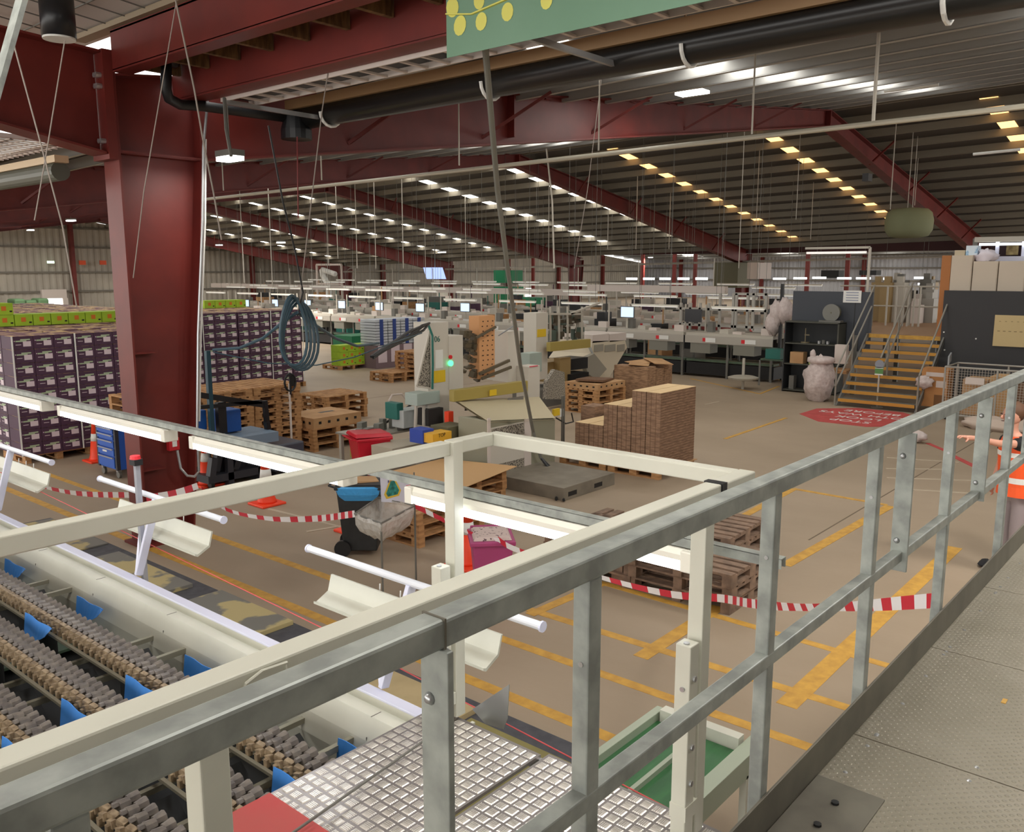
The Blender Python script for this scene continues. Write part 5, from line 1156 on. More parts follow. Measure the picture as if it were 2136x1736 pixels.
mb = MB(); rl = random.Random(33)
for k in range(22):
    a = atx(rl.uniform(1826, 1940), rl.uniform(600, 680), rl.uniform(29.5, 32)); h = rl.uniform(.5, 1.4)
    tag(MB().box(a.x, a.x+.5, a.y-.18, a.y+.18, PZ, PZ+h).box(a.x+.1, a.x+.3, a.y-.1, a.y+.1, PZ+h, PZ+h+.2).build('platform_equipment', rl.choice((grey, greyd, pinkw, MATS['cage_grey'], greyd, M('tan_olive', (0, 0, 0))))), 'machine unit on the stair platform behind the rails, %s in the cluster' % ORD[min(k, 19)] if k < 20 else 'small machine unit at the back of the stair platform, %s' % ('under the bright tubes' if k == 20 else 'against the beige lockers'), 'equipment', 'machine units on the platform')
for k, (l, tt, r, b_) in enumerate(((1712, 564, 1750, 580), (1792, 564, 1828, 574))):
    mb = MB(); fbx(mb, l, tt, r, b_, 60, 1.0); tag(mb.build('wall_speaker', blackm), ['wide black unit hung before the far pale wall', 'smaller black unit hung before the far pale wall over the stair post'][k], 'unit')
# shelf
t = thing('shelving_unit', 'black open shelving unit standing beside the stairs', 'shelves', (23.9, 8.6, 0))
y0, y1, zt = 8.62, 10.15, 1.98
sm = M('shelf_black', srgb(46, 48, 50), .6)
MB().box(23.75, 24.3, y1-.03, y1, 0, zt).build('side_panel', sm, t); MB().box(23.75, 24.3, y0, y0+.04, 0, zt).build('side_panel', M('side_olive', srgb(74, 74, 66), .6), t)
MB().box(24.28, 24.3, y0, y1, 0, zt).build('back_panel', sm, t)
for z in (.04, .78, 1.36, zt-.02): MB().box(23.75, 24.3, y0, y1, z, z+.03).build('shelf', M('shelf_edge', srgb(78, 78, 70), .6), t)
tag(MB().box(23.82, 24.1, 9.6, 9.98, .812, 1.13).build('cardboard_box', card), 'small brown box on the middle shelf of the black unit', 'box')
tag(MB().cyl((23.9, 9.38, .812), (23.9, 9.38, .98), .08, n=14).build('lime_pot', M('lime_pot', srgb(190, 206, 120), .5)), 'pale lime pot beside the small brown box on the shelf', 'pot')
mb = MB(); mb.cyl((23.95, 9.62, 1.392), (23.95, 9.62, 1.42), .12, n=12).cyl((23.95, 9.62, 1.42), (23.95, 9.62, 1.8), .015, n=8).box(23.93, 23.97, 9.5, 9.64, 1.6, 1.63); tag(mb.build('rod_stand', M('brass_dull', srgb(130, 118, 92), .5)), 'dull brass rod stand on the upper shelf', 'stand')
for k in range(3): tag(MB().cyl((23.9, 9.2-k*.12, 1.392), (23.9, 9.2-k*.12, 1.47+.03*(k % 2)), .045, n=10).build('small_tin', shiny if k % 2 == 0 else greyd), 'small tin on the upper shelf, %s from the brass stand' % ORD[k], 'tin', 'tins on the upper shelf')
tag(MB().box(23.85, 24.05, 9.85, 9.99, .07, .45).build('grey_panel_offcut', greyd), 'grey offcut leaning on the bottom shelf', 'offcut')
t = thing('wire_reel', 'round grey wire reel standing on top of the black shelving unit', 'reel', (24.0, 8.95, zt))
mb = MB(); mb.cyl((23.98, 8.95, zt+.27), (24.0, 8.95, zt+.27), .24, n=22); mb.build('reel_disc', M('reel_grey', srgb(124, 124, 118), .5), t)
MB().cyl((24.0, 8.95, zt+.27), (24.2, 8.95, zt+.27), .2, n=20).cyl((23.97, 8.95, zt+.27), (23.98, 8.95, zt+.27), .02, n=10).build('reel_core', M('core_olive', srgb(110, 108, 88), .6), t)
MB().box(23.9, 24.15, 8.65, 9.25, zt+.01, zt+.06).build('stand_plate', greyd, t)
# white bag, box beside stairs
bagm = M('bag_white', srgb(214, 200, 196), .5, 0, srgb(196, 180, 176), 10, bump=.8, bscale=14)
t = thing('rubbish_sack', 'big translucent white sack full of waste leaning by the black shelving unit', 'sack', (22.5, 8.7, 0))
mb = MB(); mb.blob((22.55, 8.62, .55), (.37, .38, .62), 24, 18, .13, 3, fr=4.0); mb.build('sack_body', bagm, t, smooth=True)
mb = MB(); mb.lathe((22.55, 8.6, 0), [(.28, 1.0), (.35, 1.04), (.34, 1.14), (.26, 1.17)], n=20); mb.blob((22.6, 8.85, 1.22), (.06, .08, .13), 8, 6, .2, 2); mb.build('sack_rim', bagm, t, smooth=True)
tag(MB().box(23.2, 23.4, 8.2, 8.5, .95, 1.45).build('pale_box', pinkw), 'pale upright box between the sack and the stair handrail', 'box')
tag(MB().box(22.9, 23.6, 8.05, 8.6, .72, .8).build('side_shelf', wood), 'small timber shelf beside the stair stringer', 'shelf')
p = atz(1832, 850)
t = thing('sign_post', 'small green and white sign on a thin post in front of the stairs', 'sign', (21.6, 7.0, 0))
q = atz(1829, 850); MB().cyl((q.x, q.y, 0), (q.x, q.y, 1.05), .022, n=8).build('post', grey, t); MB().cyl((q.x, q.y, 0), (q.x, q.y, .015), .14, n=14).build('base', grey, t)
MB().box(q.x-.03, q.x-.02, q.y-.1, q.y+.1, .82, 1.02).build('green_sign', M('sign_green', srgb(88, 140, 76), .5), t); MB().box(q.x-.034, q.x-.03, q.y-.1, q.y+.1, .82, .85).box(q.x-.034, q.x-.03, q.y-.1, q.y+.1, .985, 1.0).build('white_edge', ywhite, t)
MB().cyl((q.x-.03, q.y, 1.09), (q.x-.02, q.y, 1.09), .11, n=18).build('grey_disc', M('disc_grey', srgb(140, 146, 156), .4), t)
# black wall, lockers, office
t = thing('black_wall', 'large black panelled wall holding the tan notice board beside the stairs', 'panel wall', (24.0, 2, 0))
MB().box(24.0, 24.08, -4, 6.12, 0, 2.9).build('panel', M('panel_black', srgb(62, 62, 64), .75), t)
mb = MB()
for y, z in ((6.05, 1.85), (6.0, 1.4), (5.3, 1.72)): mb.cyl((23.985, y, z), (24, y, z), .02, n=8)
mb.build('screw_cap', ywhite, t)
a, b = atx(2076, 657, 23.96), atx(2140, 725, 23.96)
t = tag(MB().box(23.95, 23.985, 3.2, a.y, b.z, a.z).build('notice_board', M('board_tan', srgb(206, 184, 136), .7)), 'tan plywood notice board on the black wall', 'board')
mb = MB()
for k in range(14): mb.box(23.945, 23.95, a.y-.1-k*.13, a.y-.14-k*.13, a.z-.16, a.z-.145); mb.box(23.945, 23.95, a.y-.08-k*.12, a.y-.14-k*.12, (a.z+b.z)/2-.02, (a.z+b.z)/2)
mb.build('pencil_mark', M('pencil', srgb(150, 130, 92), .7), t)
lk = M('locker_beige', srgb(206, 192, 174), .55)
xl = 24.3
ys = [atx(u, 570, xl).y for u in (2028, 2082, 2140, 2200)]
a = atx(1985, 533, xl)
edges = [a.y, ys[0], ys[1], ys[2], ys[3]]
for k in range(4):
    z = atx(1985, 533, xl).z if k == 0 else atx(2060, 545, xl).z
    t = thing('locker', 'beige tall locker behind the black wall, %s from the orange side panel' % ORD[k], 'locker', (xl, edges[k+1], PZ), group='beige lockers above the black wall')
    MB().box(xl, xl+.6, edges[k+1]+.015, edges[k]-.01, PZ, z).build('carcass', lk, t); MB().box(xl-.012, xl, edges[k+1]+.03, edges[k]-.03, PZ+.1, z-.05).build('door', lk, t)
b = atx(1962, 533, xl+.1)
tag(MB().box(xl+.0, xl+.62, edges[0]+.0, edges[0]+.22, PZ, a.z).build('end_board', M('panel_orange', srgb(176, 112, 58), .6)), 'orange brown side panel at the end of the beige lockers', 'panel')
lz = a.z
tag(MB().box(xl+.1, xl+.5, edges[0]-.28, edges[0]-.04, lz+.002, lz+.13).build('flat_box', M('box_beige', srgb(200, 186, 160), .6)), 'beige shallow box on top of the first locker', 'box')
tag(MB().box(xl+.1, xl+.45, edges[0]-.56, edges[0]-.3, lz+.002, lz+.24).build('white_carton', M('carton_icy', srgb(222, 236, 248), .5, 0, srgb(150, 190, 224), 9, lo=.55, hi=.6)), 'bright icy white carton on top of the first locker', 'box')
tag(MB().blob((xl+.25, ys[0]-.22, atx(2060, 545, xl).z+.12), (.2, .26, .17), 14, 9, .25, 8).build('crumpled_bag', M('bag_bright', srgb(234, 226, 236), .5), smooth=True), 'crumpled white bag on the second locker by the grey post', 'bag')
t = thing('office_window', 'lit windowed office front above the beige lockers', 'office', (25.5, 4, 3.5))
X = 25.6
zA, zB = atx(2060, 545, X).z, atx(2060, 497, X).z; y0 = atx(2033, 520, X).y
MB().box(X, X+.1, y0-.05, y0+.06, PZ, zB).build('corner_post', greyd, t)
MB().box(X-.1, X+.3, -3, y0, zB-.1, zB+.03).build('head_beam', grey, t); MB().box(X-.08, X+.1, -3, y0-.05, zA+.0, zA+.12).build('sill', lil, t)
for u in (2080, 2135, 2200): y = atx(u, 520, X).y; MB().box(X-.02, X+.05, y-.04, y+.04, zA, zB).build('mullion', lil, t)
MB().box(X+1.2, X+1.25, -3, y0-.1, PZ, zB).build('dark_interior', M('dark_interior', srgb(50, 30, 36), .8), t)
MB().box(X-.1, X-.02, -3, y0-.12, zB-.19, zB-.13).build('lit_tube', M('lit_cool', (0, 0, 0)), t)
a, b = atx(2098, 532, X+1), atx(2125, 512, X+1); MB().box(X+1.0, X+1.05, b.y, a.y, a.z, b.z).build('framed_picture', M('frame_gold', srgb(190, 170, 120), .6, 0, srgb(120, 100, 60), 6), t)
# brown boxes and cage trolleys by the stairs
t = thing('carton_bin', 'brown printed carton on end in front of the black wall', 'box', (22.9, 5.8, 0))
a = atz(1990, 846); MB().box(22.6, 23.1, 5.52, 6.12, .12, 1.05).build('carton', M('carton_orange', srgb(186, 132, 80), .7), t)
MB().box(22.595, 22.6, 5.6, 6.02, .86, .96).box(22.595, 22.6, 5.56, 5.78, .6, .76).build('white_label', pinkw, t); MB().box(22.59, 22.6, 5.54, 5.8, .15, .42).build('opening', M('inside_brown', srgb(122, 84, 50), .8), t); MB().box(22.7, 23.0, 5.7, 5.9, 0, .12).build('foot', wood, t)
tag(MB().blob((22.48, 6.02, .72), (.1, .2, .16), 14, 9, .22, 4).build('plastic_bag', bagm, smooth=True), 'crumpled clear plastic bag hanging on the brown printed carton', 'bag')
t = thing('cage_trolley', 'wire mesh cage trolley filled with brown cardboard behind the handrail', 'cage', (21.2, 4.5, 0))
cX, cy0, cy1 = 21.6, 3.2, 5.35; zt = 1.22
mb = MB()
for y in (cy0, (cy0+cy1)/2, cy1): mb.cyl((cX, y, .1), (cX, y, zt), .022, n=8); mb.cyl((cX+1.1, y, .1), (cX+1.1, y, zt), .022, n=8)
for z in (.12, zt): mb.cyl((cX, cy0, z), (cX, cy1, z), .02, n=8).cyl((cX+1.1, cy0, z), (cX+1.1, cy1, z), .02, n=8).cyl((cX, cy0, z), (cX+1.1, cy0, z), .02, n=8).cyl((cX, cy1, z), (cX+1.1, cy1, z), .02, n=8)
mb.build('cage_frame', MATS['cage_grey'], t)
mb = MB(); y = cy0
while y < cy1: mb.box(cX-.004, cX+.004, y-.003, y+.003, .12, zt); y += .06
z = .12
while z < zt: mb.box(cX-.004, cX+.004, cy0, cy1, z-.003, z+.003); z += .06
mb.build('wire_mesh', grey, t)
mb = MB(); mb.obox((cX+.3, cy1+.0, zt+.16), (1.1, .03, .2), (0, .0, .2)); mb.build('raised_gate', M('gate_grey', srgb(160, 164, 168), .5), t)
for y in (cy0+.1, cy1-.1): MB().cyl((cX-.02, y, .06), (cX+.02, y, .06), .06, n=10).build('castor', black, t)
a, b = atx(2014, 787, cX-.02), atx(2052, 804, cX-.02); MB().box(cX-.02, cX-.01, b.y, a.y, b.z, a.z).build('paper_sign', pinkw, t)
for k, (y, h, m_) in enumerate(((4.75, .95, card), (4.2, 1.05, M('card_warm', srgb(202, 160, 108), .7)), (3.65, .9, cardd))): tag(MB().box(cX+.15, cX+.95, y-.25, y+.25, .14, h).build('cardboard_box', m_), 'brown cardboard box inside the mesh cage trolley, %s from its gate side' % ORD[k], 'box', 'boxes in the cage trolley')
tag(MB().blob((20.9, 3.9, .1), (.35, .9, .16), 18, 9, .15, 6).build('rag_heap', M('pale_cloth', srgb(200, 182, 168), .8), smooth=True), 'pale cloth heap on the floor in front of the cage trolley', 'cloth')
tag(MB().blob((18.3, 5.05, .12), (.16, .3, .12), 14, 8, .2, 7).build('white_bundle', bagm, smooth=True), 'small white bundle on the floor beyond the red painted spot', 'bundle')
p = atx(1705, 805, 23.4)
t = thing('round_stand', 'round grey topped stand at the end of the packing conveyor', 'stand', (24.5, 11.2, 0)); q = atz(1549, 812)
MB().cyl((q.x, q.y, 0), (q.x, q.y, .9), .04, n=10).build('post', grey, t); MB().lathe((q.x, q.y, .3), [(.42, 0), (.44, .05), (.3, .09), (.06, .11)], n=20).build('disc', M('disc_beige', srgb(170, 164, 150), .5), t)
tag(fbx(MB(), 1596, 728, 1628, 748, 24.6, .5).build('green_bag', tealm), 'dark green crate on the low rack beside the shelving unit', 'crate')
q = atx(1610, 750, 24.5); t = thing('low_rack', 'low dark rack beneath the green crate next to the shelving unit', 'rack', (24.5, q.y, 0))
MB().box(24.5, 25.1, q.y-.5, q.y+.4, q.z-.04, q.z).build('shelf', greenb, t)
for y in (q.y-.5, q.y+.36): MB().box(24.5, 24.54, y, y+.04, 0, q.z).build('leg', greyd, t)
t = thing('white_bags', 'tall bunch of translucent white sacks hanging at the end of the packing line', 'sacks', (25, 11, 1.5))
for k, (u, v, s_) in enumerate(((1620, 655, .5), (1637, 648, .45), (1612, 676, .42))): a = atx(u, v, 25.3); MB().blob(a, (.2, .22, s_*.8), 14, 9, .2, 10+k).build('sack', bagm, t, smooth=True)
MB().box(25.25, 25.35, atx(1633, 640, 25.3).y, atx(1633, 640, 25.3).y+.08, 1.0, 3.0).build('post', blackm, t)
# ================================================================ OVERHEAD SERVICES
def along(px, py, z): return atz(px, py, z)
dx, dz_ = 7.33, 5.40
t = thing('air_duct', 'thick black duct with a tan pipe along its top slung under the roof', 'duct', (dx, 8, dz_))
MB().cyl((dx, -3, dz_-.02), (dx, 9.95, dz_-.02), .145, n=24).build('black_duct', M('duct_black', srgb(34, 33, 32), .28), t, smooth=False)
for f in t.children[0].data.polygons: f.use_smooth = len(f.vertices) == 4
mb = MB(); mb.box(dx-.16, dx-.02, -3, 10.05, dz_+.08, dz_+.2); mb.build('tan_pipe', M('tan_pipe', srgb(168, 136, 98), .5), t)
for y in (2.0, 4.15, 6.55, 9.3):
    mb = MB(); mb.tube([(dx+.165*math.cos(a), y, dz_-.02+.165*math.sin(a)) for a in [k*math.pi/8-math.pi for k in range(9)]], .02, n=6); s_ = mb.build('strap', ywhite, t)
    MB().cyl((dx-.1, y, dz_+.2), (dx-.1, y, znear(dx, y)-.2), .012, n=6).build('hanger', M('tan_pipe', (0, 0, 0)), t)
MB().lathe((dx-.1, 9.9, dz_-.3), [(.2, 0), (.2, .12), (.15, .3)], n=18).build('outlet', blackm, t)
t = thing('drain_pipe', 'black bent drain pipe looping from the valley past the red column', 'pipe', (6.1, 9.8, 5))
P = [aty(347, 130, 9.7), aty(346, 185, 9.7), aty(352, 205, 9.75), aty(375, 218, 9.85), aty(425, 222, 9.9), aty(520, 235, 9.95), aty(600, 246, 9.95)]
MB().tube(P, .06, n=12).build('pipe', black, t, smooth=True)
MB().tube([P[0], P[0]+Vector((.1, 0, .0)), P[0]+Vector((.2, .1, .1))], .05).build('branch', black, t)
# cable ladder
t = thing('cable_ladder', 'slotted galvanised cable ladder slung beneath the lower valley beam', 'cable ladder', (6.3, 8, 5.25))
lz = 5.36; xa, xb = 5.95, 6.33
MB().box(xa, xa+.02, -1, 9.6, lz, lz+.08).box(xb, xb+.02, -1, 9.6, lz, lz+.08).build('side_rail', pinkw, t)
y = 9.5
while y > 0: MB().box(xa+.02, xb, y-.02, y+.02, lz+.0, lz+.02).build('rung', pinkw, t); y -= .3
MB().box(xa, xb, -1, 9.6, lz+.06, lz+.085).build('cable_bed', blackm, t)
for y in (9.4, 4.9): MB().box(5.9, 7.3, y-.02, y+.02, lz-.06, lz-.01).build('cross_bar', shiny, t)
t = thing('mesh_tray', 'wire mesh cable tray beside the near column under the deep red rafter', 'cable tray', (4.5, 11, 4.6))
mb = MB(); a, b = aty(235, 322, 11.2), aty(-60, 330, 11.2)
for k in range(8): mb.box(3.6+k*.16, 3.612+k*.16, 10.9, 16, 4.86, 4.872)
for k in range(30): mb.box(3.6, 4.8, 10.9+k*.17, 10.912+k*.17, 4.86, 4.872)
mb.build('mesh', pinkw, t)
t = thing('side_duct', 'grey duct with tan top edge running away beside the red column at eave height', 'duct', (4.8, 12, 4.6))
MB().cyl((4.6, 10.9, 4.55), (4.6, 22, 4.55), .11, n=16).build('grey_duct', M('duct_grey', srgb(92, 94, 84), .5), t); MB().box(4.5, 4.66, 10.8, 22, 4.64, 4.72).build('tan_pipe', M('tan_pale', srgb(206, 180, 144), .5), t)
tag(MB().box(3.9, 4.4, 10.92, 11.0, 4.873, 4.92).build('short_tube', ywhite), 'short white tube on the mesh cable tray', 'tube')
# pipe run along the hall
px_, pz_ = 10.0, 4.93
t = thing('sprinkler_pipe', 'long thin pale pipe crossing the hall under the red rafter on drop rods', 'pipe', (px_, 10, pz_))
MB().cyl((px_, -2, pz_+.08), (px_, 17.2, pz_-.08), .03, n=8).build('pipe', M('pipe_pale', srgb(186, 180, 164), .45, .3), t)
for y in (1.0, 3.4, 4.8, 7.0, 9.6, 13.0, 16.2): MB().cyl((px_, y, pz_+.06), (px_, y, znear(px_, y)-.22), .012 if y != 3.4 else .02, n=6).build('drop_rod', grey, t)
# thin drop rods over the packing area
rl = random.Random(77)
k = 0
for (u, vt, vb, Y) in ((1146, 300, 545, 24), (970, 385, 560, 30), (838, 390, 560, 26), (885, 400, 580, 34), (1005, 395, 530, 36), (1330, 365, 520, 20), (1552, 300, 560, 12), (1585, 300, 480, 14), (1675, 180, 460, 12), (1875, 180, 440, 9), (1915, 330, 430, 9.5), (1868, 270, 430, 9.5), (1700, 330, 500, 14), (780, 390, 560, 30), (740, 380, 560, 32), (700, 390, 540, 30), (1270, 380, 520, 24), (1400, 360, 520, 20), (1100, 400, 540, 30), (680, 400, 550, 36), (560, 410, 600, 30), (500, 405, 590, 34)):
    a, b = aty(u, vt, Y), aty(u, vb, Y)
    top = (znear(a.x, Y) if a.x < 26.5 else zfar(a.x, Y))-.03
    tag(MB().cyl((a.x, Y, top), (a.x, Y, max(b.z, 2.6)), .018 if Y > 15 else .012, n=6).build('drop_rod', grey), 'thin drop rod hanging from the roof, %s' % (['in front of the frame beyond the conduit pole', 'ahead of the fourth frame, thick one', 'below the first white skylight row', 'just beside that first row', 'low over the long pale beam', 'between two amber skylight rows', 'ending near the dark far column', 'beside the end of the last amber row', 'long one crossing the ridge', 'beside the green shade, shorter', 'through the green shade middle', 'beside the green shade, longer', 'under the last amber skylights', 'near the blue screen, long', 'near the blue screen, mid length', 'near the blue screen, short', 'beside the twisted rope', 'between rope and amber lights', 'behind the twisted rope foot', 'behind the coiled hose', 'close behind the teal mast', 'beside the red column edge'][k]), 'rod', 'drop rods hanging from the roof'); k += 1
# ropes and cables near the column
def cable(pts, r, lab, m=grey, cat='cable', name='hanging_cable', grp=None): tag(MB().tube(pts, r).build(name, m), lab, cat, grp)
cable([aty(362, -20, 6.2), aty(405, 185, 6.4), aty(425, 300, 6.5), aty(445, 400, 6.6), aty(462, 500, 6.7)], .007, 'pale twisted rope slanting down beside the top of the red column', rope_m, 'rope', 'hanging_rope')
cable([aty(372, -20, 6.3), aty(300, 400, 6.4), aty(278, 580, 6.5)], .004, 'thin pale rope crossing the face of the red column', rope_m, 'rope', 'hanging_rope')
cable([aty(20, 60, 5.0), aty(85, 300, 5.0), aty(130, 470, 5.0), aty(160, 640, 5.0)], .004, 'thin pale rope in front of the corrugated wall', rope_m, 'rope', 'hanging_rope')
cable([aty(135, 85, 6.0), aty(100, 300, 6.0), aty(72, 460, 6.0)], .004, 'thin pale wire hanging beneath the black drum lamp', rope_m, 'wire', 'hanging_wire')
cable([aty(710, -20, 7.5), aty(672, 230, 7.6), aty(640, 500, 7.6), aty(622, 650, 7.6)], .006, 'pale twisted rope hanging to the coiled teal hose', rope_m, 'rope', 'hanging_rope')
cable([aty(560, 262, 7.5), aty(590, 420, 7.55), aty(615, 520, 7.6), aty(632, 610, 7.6), aty(620, 660, 7.6)], .009, 'dark cable hanging from the duct end to the coiled hose', blackm)
cable([aty(1275, -20, 7.6), aty(1250, 200, 7.9), aty(1225, 400, 8.0), aty(1198, 560, 8.0)], .006, 'pale twisted rope hanging beyond the leaning conduit pole', rope_m, 'rope', 'hanging_rope')
cable([aty(1140, 310, 12), aty(1152, 420, 12), aty(1156, 560, 12)], .02, 'grey drop cable behind the leaning conduit pole', grey)
cable([aty(620, 285, 8.5), aty(622, 455, 8.5)], .007, 'dark red rope with a bow shaped hook above the coiled hose', M('rope_red', srgb(120, 44, 44), .7), 'rope', 'hanging_rope')
cable([aty(468, 205, 9.0), aty(472, 270, 8.8), aty(482, 325, 8.6)], .02, 'grey cable dropping to the bright lamp beside the column', greyd)
hosem = M('hose_teal', srgb(58, 84, 98), .45)
t = thing('coiled_hose', 'coiled dark teal air hose hanging in front of the rear purple cartons', 'hose', (8.5, 7.6, 2.8))
for k in range(4):
    c = aty(612+k*5, 690, 7.55+.05*k); P = []
    for j in range(25):
        a_ = 2*math.pi*j/24; P.append((c.x+(.16+.02*k)*math.sin(a_), c.y+.03*math.sin(a_*2), c.z+.36*math.cos(a_)-.02*k))
    MB().tube(P, .016, n=7).build('hose_loop', hosem, t)
MB().tube([aty(620, 652, 7.6), aty(590, 672, 7.8), aty(550, 705, 8.2), aty(500, 726, 8.8), aty(445, 730, 9.3)], .018).tube([aty(620, 652, 7.6), aty(660, 680, 7.9), aty(700, 706, 8.3), aty(745, 722, 8.6), aty(790, 716, 8.9)], .018).build('hose_tail', hosem, t)
cable([aty(445, 735, 9.3), aty(560, 758, 9.0), aty(660, 762, 8.9), aty(740, 745, 8.9), aty(800, 722, 8.9), aty(880, 695, 9.6)], .008, 'dark slack hose swagged across in front of the purple cartons', hosem, 'hose', 'slack_hose')
t = thing('cable_bundle', 'thick black cable bundle reaching the mesh guard of the tray machine', 'cables', (9, 9, 3)); mb = MB(); rl = random.Random(4)
for k in range(7):
    j = lambda s_: rl.uniform(-s_, s_); mb.tube([aty(776+j(3), 746+j(2), 9.0), aty(810, 722+j(6), 9.2), aty(850, 700+j(10), 9.5), aty(880+j(6), 684+j(8), 9.9), aty(896, 674, 10.3)], .018)
mb.build('cables', blackm, t)
# green banner
t = thing('hanging_banner', 'green banner with yellow leaf print hanging above the duct', 'banner', (7.6, 6, 6.2))
bx = 5.3; a, b = atx(932, 121, bx), atx(1492, 0, bx)
MB().box(bx, bx+.006, b.y-1.5, a.y, a.z, a.z+.62).build('banner_cloth', M('banner_green', srgb(122, 158, 134), .6, 0, srgb(112, 150, 124), .8), t)
leafm = M('leaf_yellow', srgb(226, 222, 112), .6)
mb = MB()
def leaf(u, v, s_, ang):
    c = atx(u, v, bx-.004); P = []
    for k in range(14):
        a_ = 2*math.pi*k/14; r = s_*(1+.25*math.cos(a_)); y_, z_ = r*math.sin(a_)*.85, r*math.cos(a_); 
        P.append((bx-.004, c.y-(y_*math.cos(ang)-z_*math.sin(ang)), c.z+(y_*math.sin(ang)+z_*math.cos(ang))))
    mb.face(P)
for (u, v, s_, an) in ((945, 20, .085, .4), (960, 48, .085, 2.9), (1004, 40, .075, 3.0), (1058, 20, .075, 3.2), (1000, 6, .07, .3), (1140, -4, .07, 3.1)): leaf(u, v, s_*.9, an)
mb.bar(atx(932, 30, bx-.004), atx(985, 30, bx-.004), .01, .035, up=(1, 0, 0)).bar(atx(985, 30, bx-.004), atx(1060, -2, bx-.004), .01, .035, up=(1, 0, 0))
mb.build('leaf_print', leafm, t)
MB().cyl((bx+.1, b.y-1.5, a.z+.62), (bx+.1, a.y, a.z+.62), .03, n=8).build('top_bar', grey, t)
# drum lamp, brace, speaker, high bay lamps
t = thing('drum_lamp', 'black drum lamp with pale underside hanging under the white netting', 'lamp', (3.3, 7.9, 5.4))
q = aty(121, 50, 7.9)
MB().cyl((q.x, 7.9, q.z-.11), (q.x, 7.9, q.z+.2), .135, n=28).build('drum', M('drum_black', srgb(24, 25, 30), .35), t)
for f in t.children[0].data.polygons: f.use_smooth = len(f.vertices) == 4
MB().cyl((q.x, 7.9, q.z-.125), (q.x, 7.9, q.z-.11), .128, n=28).build('pale_diffuser', ywhite, t); MB().cyl((q.x, 7.9, q.z+.2), (q.x, 7.9, 6.6), .012, n=6).build('cord', black, t)
q = aty(20, 90, 4.0); a, b = aty(-28, 260, 4.0), aty(62, -60, 4.0)
t = tag(MB().bar(a, b, .02, .085, up=(0, 1, 0)).build('diagonal_brace', galv), 'galvanised diagonal brace crossing the corner above the netting', 'brace')
tag(MB().box(-1.5, 2.9, 6.0, 6.25, 5.75, 5.95).build('roof_tie', M('tie_tan', srgb(160, 140, 112), .6)), 'tan roof tie in the corner behind the diagonal brace', 'beam')
LAMPS = []
def highbay(x, y, z, lab, s_=.42, power=260, fix=True, top=None):
    if fix:
        t = thing('high_bay_lamp', lab, 'lamp', (x, y, z), group='bright high bay lamps')
        MB().box(x-s_/2*.55, x+s_/2*.55, y-s_/2, y+s_/2, z+.02, z+.09).build('housing', greyd, t)
        MB().box(x-s_/2*.5, x+s_/2*.5, y-s_/2*.96, y+s_/2*.96, z-.03, z+.018).build('lit_lens', M('lit_led', (1, 1, 1), .4, emit=(1, .98, .94), estr=12), t)
        MB().cyl((x, y, z+.09), (x, y, top if top else (znear(x, y) if x < 26.5 else zfar(x, y))-.02), .008, n=5).build('cord', greyd, t)
    area('high_bay_light', (x, y, z-.08), s_, s_, power)
for k, (x, y) in enumerate(((2.2, 1.3), (7.6, .2), (.4, 4.6), (10.2, -1.6))): 
    highbay(x, y, 6.0, 'added unseen fill lamp above the walkway and conveyor, %s along the edge' % ORD[k], 1.3, (30, 180, 30, 180)[k], top=6.15 if x < 5 else 6.6)  # lamps added out of view to brighten the walkway and near floor
highbay(15.5, 8.7, 6.75, 'bright high bay lamp hanging near the ridge above the hall', .6, 45)
q = aty(480, 334, 9.5); highbay(q.x, 9.5, q.z+.02, 'bright high bay lamp right beside the red column knee', .34, 14, top=5.5)
q = aty(1272, 273, 19); highbay(q.x, 19, q.z, 'small bright lamp beyond the red rafter at the head of the amber roof lights', .5, 300)
for (u, v, Y, lab) in ((586, 506, 34, 'small bright lamp in front of the far roof patches'),): q = aty(u, v, Y); highbay(q.x, Y, q.z, lab, .4, 250)
for (u, v, X, lab) in ((1357, 537, 70, 'small bright lamp in the far bay above the second wall corner'),): q = atx(u, v, X); highbay(q.x, q.y, q.z, lab, .4, 250, top=q.z+1)
# hanging green blurred shade
q = aty(1896, 466, 9.0)
t = thing('hanging_globe', 'large pale green rounded shade hanging before the far rafter', 'shade', (q.x, 9.0, q.z))
MB().lathe((q.x, 9.0, q.z-.47), [(.35, 0), (.6, .06), (.72, .25), (.74, .55), (.68, .8), (.55, .92), (.3, .95)], n=28).build('shade', M('shade_green', srgb(132, 136, 104), .8), t, smooth=True)
for s_ in (-.25, .25): MB().cyl((q.x+s_, 9.0, q.z+.45), (q.x+s_, 9.0, znear(q.x, 9)-.05), .012, n=6).build('wire', grey, t)
tag(MB().box(q.x-.15, q.x+.15, 8.6, 8.9, q.z+1.3, q.z+1.6).build('small_speaker', black) if False else fbx(MB(), 1798, 362, 1812, 378, 24, .3).build('small_speaker', black), 'small black speaker hanging under the dark roof slope', 'speaker')
for k, (u, v, u2, v2, X) in enumerate(((1845, 190, 1958, 176, 20), (2030, 322, 2128, 312, 24))):
    a, b = atx(u, v, X), atx(u2, v2, X); tag(MB().cyl(a, b, .035, n=8).build('unlit_tube', ywhite), ['unlit pale tube lamp under the ridge', 'unlit pale tube lamp among the amber roof patches'][k], 'lamp', 'unlit tube lamps')
for k, (u, v, X) in enumerate(((171, 548, 62.5), (214, 548, 62.5))):
    q = aty(u, v, 62.6); tag(MB().box(q.x-.22, q.x+.22, 62.5, 62.6, q.z-.15, q.z+.15).build('orange_sign', M('sign_orange', srgb(220, 84, 40), .5)), 'small orange sign on the far corrugated wall, %s' % ('nearer the door' if k == 0 else 'closer to the red column'), 'sign', 'orange signs on the far wall')
